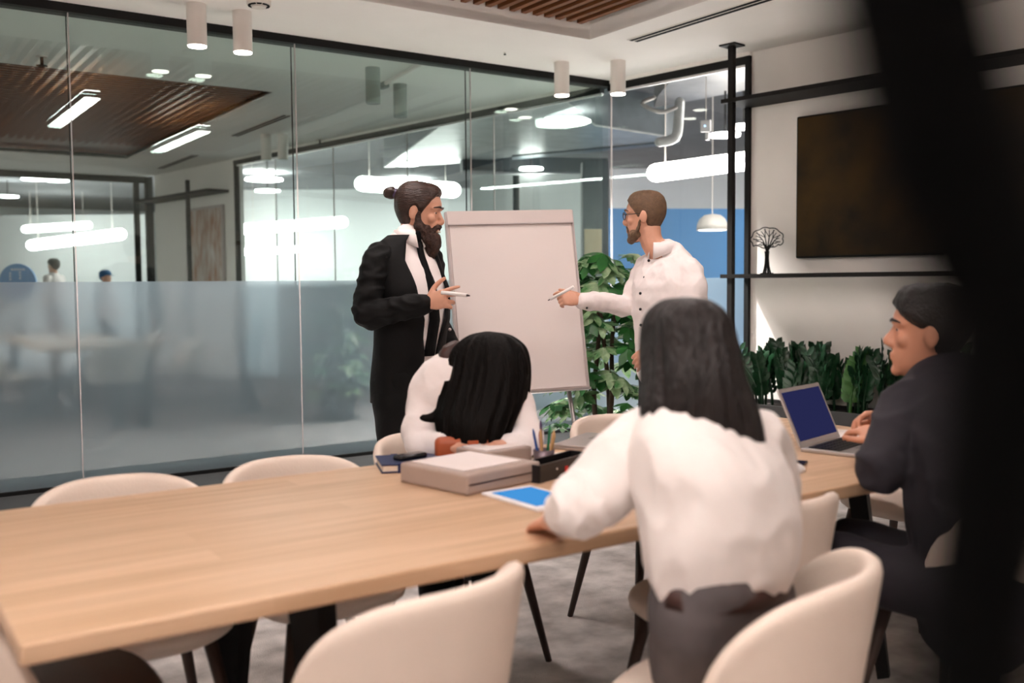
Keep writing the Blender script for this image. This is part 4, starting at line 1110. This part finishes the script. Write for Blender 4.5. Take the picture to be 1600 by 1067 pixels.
hd2 = (PX(868, 463, 4.95)-w2R).normalized()
hand(b, w2R+hd2*.005, hd2, UP*.35-FW*.8, 1, [(.5, .6, .3), (.9, .9, .5), (1.0, 1.0, .6), (1.05, 1.0, .6)], 1.0, .06, (.55, .7), .5)
hd3 = (PX(992, 556, 4.72)-w2L+UP*-.03).normalized()
hand(b, w2L, hd3, -FW*.9+UP*.4, -1, [(.5, .6, .3), (.6, .6, .3), (.6, .6, .4), (.7, .6, .4)], 1.0, .1, (.8, .3), .3)
for s in (1, -1): b.tube([L2(-.02, s*.09, .9), L2(0, s*.1, .5), L2(-.03, s*.11, .06)], [.075, .055, .04], n=12)
fuse(b.build('body', 'skin_fair', P2, True, True), VOX, 2)
H2.face_bits(P2, 'hair_short')
H2.cap(P2, 'hair_short', interp_line([(0, .198), (25, .195), (45, .175), (60, .152), (70, .112), (84, .105), (91, .135), (99, .12), (108, .07), (130, .035), (180, .02)]),
       lambda th, t: .007+.012*t, amp=.002, seed=5)
b = MB()
for q, r in [((0, .078, .010), (.036, .022, .022)), ((.03, .06, .018), (.022, .028, .022)), ((-.03, .06, .018), (.022, .028, .022))]: b.ell(H2.w(q), r, H2.M)
for s in (-1, 1):
    b.ell(H2.w((s*.047, .047, .034)), (.018, .034, .026), H2.M)
    b.tube([H2.w((s*.069, .012, .10)), H2.w((s*.062, .024, .06)), H2.w((s*.048, .05, .022))], [.006, .010, .016], n=8, sub=3)
    b.tube([H2.w((0, .097, .076)), H2.w((s*.026, .088, .066)), H2.w((s*.032, .08, .03))], [.006, .006, .008], n=8, sub=3)
o = b.build('beard', 'hair_short', P2, True, True); fuse(o, .004, 2); wrinkle(o, .003, (80, 80, 80))
g = MB()
for s in (-1, 1):
    ctr = V((s*.034, .100, .132)); pts = [ctr+V((.026*math.cos(a), 0, .019*math.sin(a))) for a in np.linspace(0, 2*PI, 17)]
    for k in range(16): g.rod(H2.w(pts[k]), H2.w(pts[k+1]), .002, 6)
    g.rod(H2.w((s*.060, .100, .138)), H2.w((s*.079, .0, .136)), .0022, 6); g.rod(H2.w((s*.079, .0, .136)), H2.w((s*.078, -.02, .122)), .002, 6)
g.rod(H2.w((-.009, .101, .136)), H2.w((.009, .101, .136)), .002, 6)
gl = g.build('glasses', 'button_dark', P2, True, True)
for s in (-1, 1):
    b = MB(); n = 16; b.add([H2.w((s*.034+.025*math.cos(a), .1, .132+.018*math.sin(a)))-B2 for a in np.linspace(0, 2*PI, n, endpoint=False)], [tuple(range(n))]); b.build('lens', 'lens', gl)
b = MB(); torso(b, q_pts[:-1]+[L2(.02, 0, 1.475)], q_rad[:-1]+[(.068, .058)], S2, .006)
b.tube([s2R-S2*.06, s2R, s2R.lerp(e2R, .5), e2R, e2R.lerp(w2R, .5), w2R-hd2*.01], [.060, .064, .060, .058, .053, .044], n=18, sub=5)
b.tube([s2L+S2*.06, s2L, s2L.lerp(e2L, .5)-FW*.01, e2L, e2L.lerp(w2L, .5), w2L], [.062, .068, .066, .060, .052, .043], n=18, sub=5)
o = b.build('shirt', 'shirt_white', P2, True, True); fuse(o, .007, 4); wrinkle(o, .008, (9, 9, 20), 4); wrinkle(o, .010, (8, 8, 5), 14, True); wrinkle(o, .004, (18, 18, 12), 24, True)
collar(P2, L2(.022, 0, 1.462), L2(.03, 0, 1.515), .067, F2, 'shirt_white', .2)
for z in (1.425, 1.34, 1.26, 1.18, 1.10):
    MB().ell(front(q_pts, q_rad, F2, z, .02, .016), (.0075,)*3, None, 10, 6).build('button', 'button_dark', P2, True, True)
MB().ell(w2R-hd2*.03-UP*.035-FW*.03, (.006,)*3).build('cuff_button', 'button_dark', P2, True, True)
b = MB()
for s in (1, -1): b.tube([L2(-.01, s*.075, 1.0), L2(-.02, s*.08, .85), L2(.0, s*.1, .5), L2(-.03, s*.11, .05)], [(.10, .122), (.10, .118), (.075, .085), (.065, .072)], ref=S2, n=18, sub=5)
o = b.build('trousers', 'trouser_dark', P2, True, True); fuse(o, .01, 3); wrinkle(o, .008, (8, 8, 12), 2)
for s in (1, -1): shoe(P2, L2(-.09, s*.11, 0), F2)
m0 = PX(872, 461, 4.93); m1 = PX(857, 469, 4.95); mk = empty('marker', m0, 0, 'white marker in the hand of the man with glasses', 'marker')
mb = (m1-m0); MB().rod(mb*-1.6, mb*.8, .0075, 12).build('barrel', 'marker_white', mk, True); MB().rod(mb*.8, mb*1.05, .004, 10, .002).build('tip', 'marker_dark', mk, True)

# long hair shared by both women
def long_hair(parent, m, rows, side, fwd, seed, rag=.03, amp=.006, name='hair', flow=None):
    """rows: (center, half width, half depth) from top to bottom"""
    n = 72; vs = []; fs = []; C_ = catmull([np.array([*c, a, d_]) for c, a, d_ in rows], 6); sd = V(side).normalized(); f_ = V(fwd).normalized()
    Rn = len(C_)
    for j, r in enumerate(C_):
        t = j/(Rn-1); c = V(r[:3]); a, d_ = max(r[3], .004), max(r[4], .004)
        for k in range(n):
            th = 2*PI*k/n; st_ = noise.noise(V((math.cos(th)*9+seed, math.sin(th)*9, t*1.3)))
            st2 = noise.noise(V((math.cos(th)*26+seed, math.sin(th)*26, t*2)))
            o_ = amp*(st_*1.4+st2*.7)*min(1, t*4)
            p = c+f_*(d_+o_)*math.cos(th)+sd*(a+o_)*math.sin(th)
            if t > .75: p -= UP*rag*(t-.75)*4*(st_+st2*.6+.3)
            vs.append(p)
    for j in range(Rn-1):
        for k in range(n): fs.append((j*n+k, (j+1)*n+k, (j+1)*n+(k+1) % n, j*n+(k+1) % n))
    fs.append(tuple(range(n))); fs.append(tuple((Rn-1)*n+k for k in range(n-1, -1, -1)))
    b = MB(); b.add(vs, fs); return b.build(name, m, parent, True, True)

# ============ 3. woman in white blouse, seen from behind
F3 = V((-.10, 1, 0)).normalized(); S3 = F3.cross(UP)
Bq = PX(1120, 980, 1.98); B3 = V((Bq.x, Bq.y, 0))
P3 = empty('person', B3, 0, 'woman with straight dark hair in white blouse seen from behind at the table', 'person')
D3 = 2.02
hc = PX(1082, 545, D3+.02); H3 = Head(hc+F3*.02-UP*.022, (F3*.95-RT*.2), UP, .86)
pel = PX(1128, 985, 2.08); wst = PX(1128, 890, 1.97); mid = PX(1122, 790, 1.97); che = PX(1105, 715, 1.99); shc = PX(1092, 660, 2.02); nkb = PX(1086, 630, 2.04)
t_pts = [pel, wst, mid, che, shc, nkb]; t_rad = [(.165, .13), (.135, .10), (.145, .105), (.16, .105), (.135, .075), (.055, .052)]
sL = PX(1000, 678, 2.04); eL = PX(900, 795, 2.0); wL = PX(862, 812, 2.18)
sR = PX(1180, 676, 2.06); eR = PX(1205, 790, 2.24); wR = PX(1170, 735, 2.44)
eL.z = max(eL.z, TZ+.062); wL.z = TZ+.045; wR.z = TZ+.045
b = MB(); H3.skull(b)
b.tube([H3.w((0, -.02, .05)), H3.w((0, -.02, -.02)), nkb], [.05, .048, .052], n=16, sub=3)
torso(b, list(reversed(t_pts)), [(a-.03 if a > .06 else a, c-.03 if c > .055 else c) for a, c in reversed(t_rad)], S3)
b.tube([sL, eL, wL], [.042, .036, .026], n=12); b.tube([sR, eR, wR], [.042, .035, .026], n=12)
hand(b, wL, (wL-eL), UP, 1, [(.3, .4, .3)]*4, .9); hand(b, wR, (wR-eR), UP, -1, [(.3, .4, .3)]*4, .9)
hipc = V((pel.x, pel.y, .52))
legs = []
for s in (1, -1):
    kn = hipc+(FW*.8+RT*.25).normalized()*.42+S3*s*.10+UP*-.02; an = V((kn.x, kn.y, .07))+F3*-.08; legs.append((hipc+S3*s*.085, kn, an))
    b.tube([hipc+S3*s*.085, kn, kn.lerp(an, .5), an], [.075, .05, .045, .035], n=12)
fuse(b.build('body', 'skin_fair', P3, True, True), .0055, 2)
H3.face_bits(P3, 'hair_dark')
rows3 = [(PX(1072, 464, D3), .012, .012), (PX(1072, 470, D3), .05, .05), (PX(1074, 495, D3), .083, .088), (PX(1078, 535, D3), .096, .106), (PX(1083, 580, D3-.02), .101, .106), (PX(1089, 620, D3-.04), .112, .094), (PX(1095, 652, D3-.055), .122, .076), (PX(1100, 676, D3-.065), .122, .06)]
long_hair(P3, 'hair_black', rows3, RT, FW, 3, .085, .008)
b = MB(); torso(b, list(reversed([wst-UP*.03, wst, mid, che, shc, nkb-UP*.01])), list(reversed([(.150, .115), (.160, .125), (.168, .13), (.172, .12), (.145, .085), (.065, .06)])), S3)
b.tube([sL-(sL-shc)*.4, sL, sL.lerp(eL, .5)-UP*.01, eL+(sL-eL)*.12], [.056, .060, .070, .064], n=18, sub=5)
b.tube([sR-(sR-shc)*.4, sR, sR.lerp(eR, .5)+RT*.01, eR, eR.lerp(wR, .5)], [.056, .058, .058, .054, .048], n=18, sub=5)
o = b.build('blouse', 'blouse_white', P3, True, True); fuse(o, .007, 4); wrinkle(o, .016, (5, 5, 7), 8); wrinkle(o, .016, (6, 6, 3.2), 21, True); wrinkle(o, .006, (13, 13, 8), 33, True)
b = MB(); q0 = eL+(sL-eL)*.20; q1 = eL+(wL-eL)*.12
b.tube([q0, eL+(sL-eL)*.05, q1], [.064, .070, .058], n=20, sub=4, round_cap=True); o = b.build('rolled_cuff', 'blouse_white', P3, True, True); fuse(o, .006, 2); wrinkle(o, .010, (16, 16, 16), 5, True)
b = MB(); torso(b, [pel-UP*.11, pel-UP*.04, wst-UP*.06, wst+UP*.01], [(.16, .13), (.168, .13), (.16, .118), (.142, .108)], S3)
for h_, k_, a_ in legs: b.tube([h_-F3*.02, h_.lerp(k_, .5), k_, k_.lerp(a_, .5), a_], [.095, .085, .066, .058, .05], n=16, sub=4)
o = b.build('trousers', 'trouser_grey', P3, True, True); fuse(o, .008, 4); wrinkle(o, .012, (9, 9, 9), 4)
b = MB(); cpt = wst-UP*.045; b.tube([cpt, cpt+UP*.035], [(.160, .122), (.156, .118)], ref=S3, n=32, sub=1, round_cap=False); b.build('belt', 'belt_leather', P3, True, True)
for h_, k_, a_ in legs: shoe(P3, V((a_.x, a_.y, 0))-F3*.06, F3)

# ============ 4. woman bending over the far side of the table
F4 = (-FW*.55+RT*.75).normalized(); F4 = V((F4.x, F4.y, 0)).normalized(); S4 = F4.cross(UP)
D4 = 3.30
Bq = PX(730, 700, 3.48); B4 = V((Bq.x, Bq.y, 0))
P4 = empty('person', B4, 0, 'woman with long dark hair and white blouse leaning over the far side of the table', 'person')
H4 = Head(PX(762, 580, D4), (FW*.75+RT*.55-UP*.15), UP, .85)
pel = V((B4.x, B4.y, .5)); wst = PX(712, 690, 3.42); mid = PX(714, 648, 3.38); shc = PX(728, 598, 3.34); nkb = PX(746, 578, 3.32)
t_pts = [pel, wst, mid, shc, nkb]; t_rad = [(.15, .15), (.145, .12), (.16, .12), (.15, .10), (.055, .055)]
sA = PX(672, 606, 3.36); eA = PX(655, 690, 3.26); wA = PX(716, 700, 3.14)
sB = PX(800, 622, 3.30); eB = PX(826, 690, 3.24); wB = PX(775, 700, 3.12)
for q in (eA, wA, eB, wB): q.z = max(TZ+.05, q.z)
b = MB(); H4.skull(b)
b.tube([H4.w((0, -.02, .05)), nkb, shc], [.05, .05, .06], n=16, sub=3)
b.tube(t_pts, [(a-.03 if a > .06 else a, c-.03 if c > .06 else c) for a, c in t_rad], ref=RT, n=20, sub=4)
b.tube([sA, eA, wA], [.042, .035, .026], n=12); b.tube([sB, eB, wB], [.042, .035, .026], n=12)
hand(b, wA, RT, UP, 1, [(.3, .4, .3)]*4, .9); hand(b, wB, -RT, UP, -1, [(.3, .4, .3)]*4, .9)
legs = []
for s in (1, -1):
    h_ = pel+RT*s*.085; k_ = h_-FW*.40+UP*.0; a_ = V((k_.x, k_.y, .08))+FW*.1; legs.append((h_, k_, a_)); b.tube([h_, k_, a_], [.075, .052, .036], n=12)
fuse(b.build('body', 'skin_fair', P4, True, True), .0055, 2)
H4.face_bits(P4, 'hair_dark')
rows4 = [(PX(762, 518, D4), .012, .012), (PX(763, 525, D4), .07, .06), (PX(762, 548, D4), .118, .10), (PX(760, 585, D4-.02), .136, .115), (PX(752, 625, D4-.05), .142, .11), (PX(744, 660, D4-.08), .128, .10), (PX(742, 690, D4-.1), .098, .07), (PX(740, 706, D4-.1), .06, .04)]
long_hair(P4, 'hair_dark', rows4, RT, FW, 9, .10, .017)
b = MB(); b.tube([PX(700, 640, D4-.02), PX(678, 652, D4-.05), PX(656, 654, D4-.06)], [.035, .022, .006], n=12, sub=4); o = b.build('hair_lock', 'hair_dark', P4, True, True); fuse(o, .005, 1); wrinkle(o, .008, (40, 40, 10))
b = MB(); b.tube([PX(808, 545, D4-.03), PX(820, 580, D4-.04), PX(813, 612, D4-.04)], [.02, .015, .004], n=10, sub=4); b.build('hair_lock', 'hair_dark', P4, True, True)
b = MB(); b.tube([PX(712, 545, D4+.02), PX(698, 556, D4), PX(706, 572, D4)], [.03, .03, .02], n=10, sub=3); o = b.build('hair_clip', 'belt_leather', P4, True, True)
b = MB(); b.tube([wst-UP*.12, wst, mid, shc, nkb], [(.15, .12), (.165, .135), (.178, .135), (.16, .115), (.06, .06)], ref=RT, n=24, sub=4)
b.tube([sA+(shc-sA)*.5, sA, sA.lerp(eA, .5), eA, eA.lerp(wA, .6)], [.06, .064, .062, .058, .046], n=16, sub=4)
b.tube([sB+(shc-sB)*.5, sB, sB.lerp(eB, .5), eB, eB.lerp(wB, .6)], [.06, .062, .06, .056, .046], n=16, sub=4)
o = b.build('blouse', 'shirt_white', P4, True, True); fuse(o, .008, 4); wrinkle(o, .010, (9, 9, 12), 8); wrinkle(o, .012, (9, 9, 5), 2, True)
b = MB(); b.tube([pel-UP*.08, pel, wst-UP*.08], [(.16, .16), (.17, .15), (.155, .125)], ref=RT, n=20)
for h_, k_, a_ in legs: b.tube([h_, h_.lerp(k_, .5), k_, a_], [.095, .085, .066, .05], n=16, sub=4)
o = b.build('trousers', 'suit_black', P4, True, True); fuse(o, .009, 3)
for h_, k_, a_ in legs: shoe(P4, V((a_.x, a_.y, 0)), -FW)

# ============ 5. man in dark clothes at the right
D5 = 2.82
F5 = V((-.25, 1, 0)).normalized(); S5 = F5.cross(UP)
Bq = PX(1530, 900, 2.62); B5 = V((Bq.x, Bq.y, 0))
P5 = empty('person', B5, 0, 'seated man in dark jacket with clasped hands at the right end of the table', 'person')
H5 = Head(PX(1449, 525, D5), (-RT*.93+FW*.40), UP, 1.0)
pel = V((B5.x, B5.y, .50)); wst = PX(1525, 800, 2.62); mid = PX(1512, 700, 2.66); shc = PX(1482, 610, 2.76); nkb = PX(1465, 580, 2.82)
t_pts = [pel, wst, mid, shc, nkb]; t_rad = [(.165, .14), (.165, .13), (.18, .13), (.175, .10), (.062, .06)]
sL = PX(1425, 625, 2.72); eL = PX(1372, 735, 2.66); wL = PX(1385, 688, 2.98)
sR = PX(1545, 625, 2.86); eR = PX(1480, 700, 3.05); wR = PX(1398, 665, 3.12)
eL.z = max(eL.z, TZ+.055); 
eR.z = TZ+.06
b = MB(); H5.skull(b)
b.tube([H5.w((0, -.02, .05)), nkb, shc], [.058, .058, .066], n=16, sub=3)
b.tube(t_pts, [(a-.03 if a > .07 else a, c-.03 if c > .07 else c) for a, c in t_rad], ref=RT, n=20, sub=4)
b.tube([sL, eL, wL], [.045, .038, .028], n=12); b.tube([sR, eR, wR], [.045, .038, .028], n=12)
hp = PX(1345, 668, 3.06)
hand(b, wL, hp-wL, UP*.9-FW*.3, -1, [(.4, .5, .3), (.5, .5, .3), (.5, .5, .3), (.5, .6, .3)], 1.0, .05, (.5, .2), .5)
hp2 = PX(1342, 662, 3.14)
hand(b, wR+UP*.03, hp2-wR, UP*.9+FW*.3, 1, [(.5, .6, .4), (.5, .6, .4), (.5, .6, .4), (.5, .6, .4)], 1.0, .05, (.5, .2), .5)
legs = []
for s in (1, -1):
    h_ = pel+S5*s*.09; k_ = h_+F5*.44; a_ = V((k_.x, k_.y, .08))+F5*.03; legs.append((h_, k_, a_)); b.tube([h_, k_, a_], [.05, .04, .035], n=12)
fuse(b.build('body', 'skin_warm', P5, True, True), .0052, 2)
H5.face_bits(P5, 'hair_man_dark')
H5.cap(P5, 'hair_man_dark', interp_line([(0, .190), (25, .186), (45, .165), (62, .145), (75, .13), (90, .128), (98, .11), (108, .07), (130, .03), (180, .015)]), lambda th, t: .010+.020*t, seed=12)
b = MB(); b.tube([wst-UP*.10, wst, mid, shc, nkb-UP*.0], [(.17, .145), (.18, .15), (.185, .145), (.17, .112), (.072, .07)], ref=RT, n=24, sub=4)
b.tube([sL+(shc-sL)*.5, sL, sL.lerp(eL, .5), eL, eL.lerp(wL, .5), wL+(eL-wL)*.12], [.07, .074, .07, .066, .058, .045], n=18, sub=4)
b.tube([sR+(shc-sR)*.5, sR, sR.lerp(eR, .5), eR, eR.lerp(wR, .5), wR+(eR-wR)*.12], [.08, .085, .078, .07, .06, .045], n=18, sub=4)
o = b.build('jacket', 'suit_navy', P5, True, True); fuse(o, .008, 4); wrinkle(o, .008, (10, 10, 14), 6); wrinkle(o, .009, (9, 9, 12), 16, True)
b = MB(); b.tube([pel-UP*.08, pel, wst-UP*.08], [(.165, .16), (.18, .155), (.17, .14)], ref=RT, n=20)
for h_, k_, a_ in legs: b.tube([h_, h_.lerp(k_, .5), k_, a_], [.1, .088, .07, .055], n=16, sub=4)
o = b.build('trousers', 'suit_navy', P5, True, True); fuse(o, .009, 3)
for h_, k_, a_ in legs: shoe(P5, V((a_.x, a_.y, 0))-F5*.05, F5)

# ============ far people seen through the left glass
def far_person(px_, py_, D, fw, shirt, hairm, label, cap=False):
    h = PX(px_, py_, D); B = V((h.x, h.y, 0)); P = empty('person', B, 0, label, 'person')
    H = Head(h, fw, UP, 1.1); f_ = V((fw.x, fw.y, 0)).normalized(); s_ = f_.cross(UP); top = h.z-.13
    b = MB(); H.skull(b)
    b.tube([h-UP*.08, V((h.x, h.y, top-.06))], [.06, .065], n=10)
    pts = [V((h.x, h.y, top*.5)), V((h.x, h.y, top*.75)), V((h.x, h.y, top-.15)), V((h.x, h.y, top-.05))]
    b.tube(pts, [(.16, .11), (.15, .11), (.18, .12), (.12, .07)], ref=s_, n=16)
    for s in (1, -1):
        b.tube([B+s_*s*.19+UP*(top-.1), B+s_*s*.24+UP*(top-.38), B+s_*s*.22+f_*.1+UP*(top-.6)], [.055, .045, .035], n=10)
        b.tube([B+s_*s*.09+UP*top*.52, B+s_*s*.1+UP*top*.28, B+s_*s*.1+UP*.04], [.08, .06, .04], n=10)
    fuse(b.build('body', 'skin_fair', P, True, True), .012, 2)
    b = MB(); b.tube(pts, [(.175, .125), (.165, .125), (.195, .135), (.125, .08)], ref=s_, n=18)
    for s in (1, -1): b.tube([B+s_*s*.17+UP*(top-.1), B+s_*s*.24+UP*(top-.38)], [.075, .06], n=10)
    fuse(b.build('shirt', shirt, P, True, True), .014, 2)
    b = MB()
    for s in (1, -1): b.tube([B+s_*s*.08+UP*top*.54, B+s_*s*.1+UP*top*.28, B+s_*s*.1+UP*.03], [.105, .075, .06], n=12)
    fuse(b.build('trousers', 'trouser_dark', P, True, True), .014, 2)
    H.cap(P, hairm, interp_line([(0, .17), (40, .16), (75, .13), (100, .08), (180, .03)]), lambda th, t: .016)
    if cap:
        b = MB(); b.tube([H.w((0, .06, .165)), H.w((0, .12, .162)), H.w((0, .17, .158))], [(.07, .008), (.065, .007), (.03, .005)], ref=H.d((1, 0, 0)), n=16); b.build('cap_visor', 'cap_blue', P, True, True)
far_person(84, 416, 13.5+5, -RT*.9+FW*.3, 'shirt_white', 'hair_man_dark', 'distant dark haired person in white behind the left glass')
far_person(165, 434, 18.5, RT*.9-FW*.3, 'shirt_white', 'cap_blue', 'distant person in blue cap behind the left glass', True)
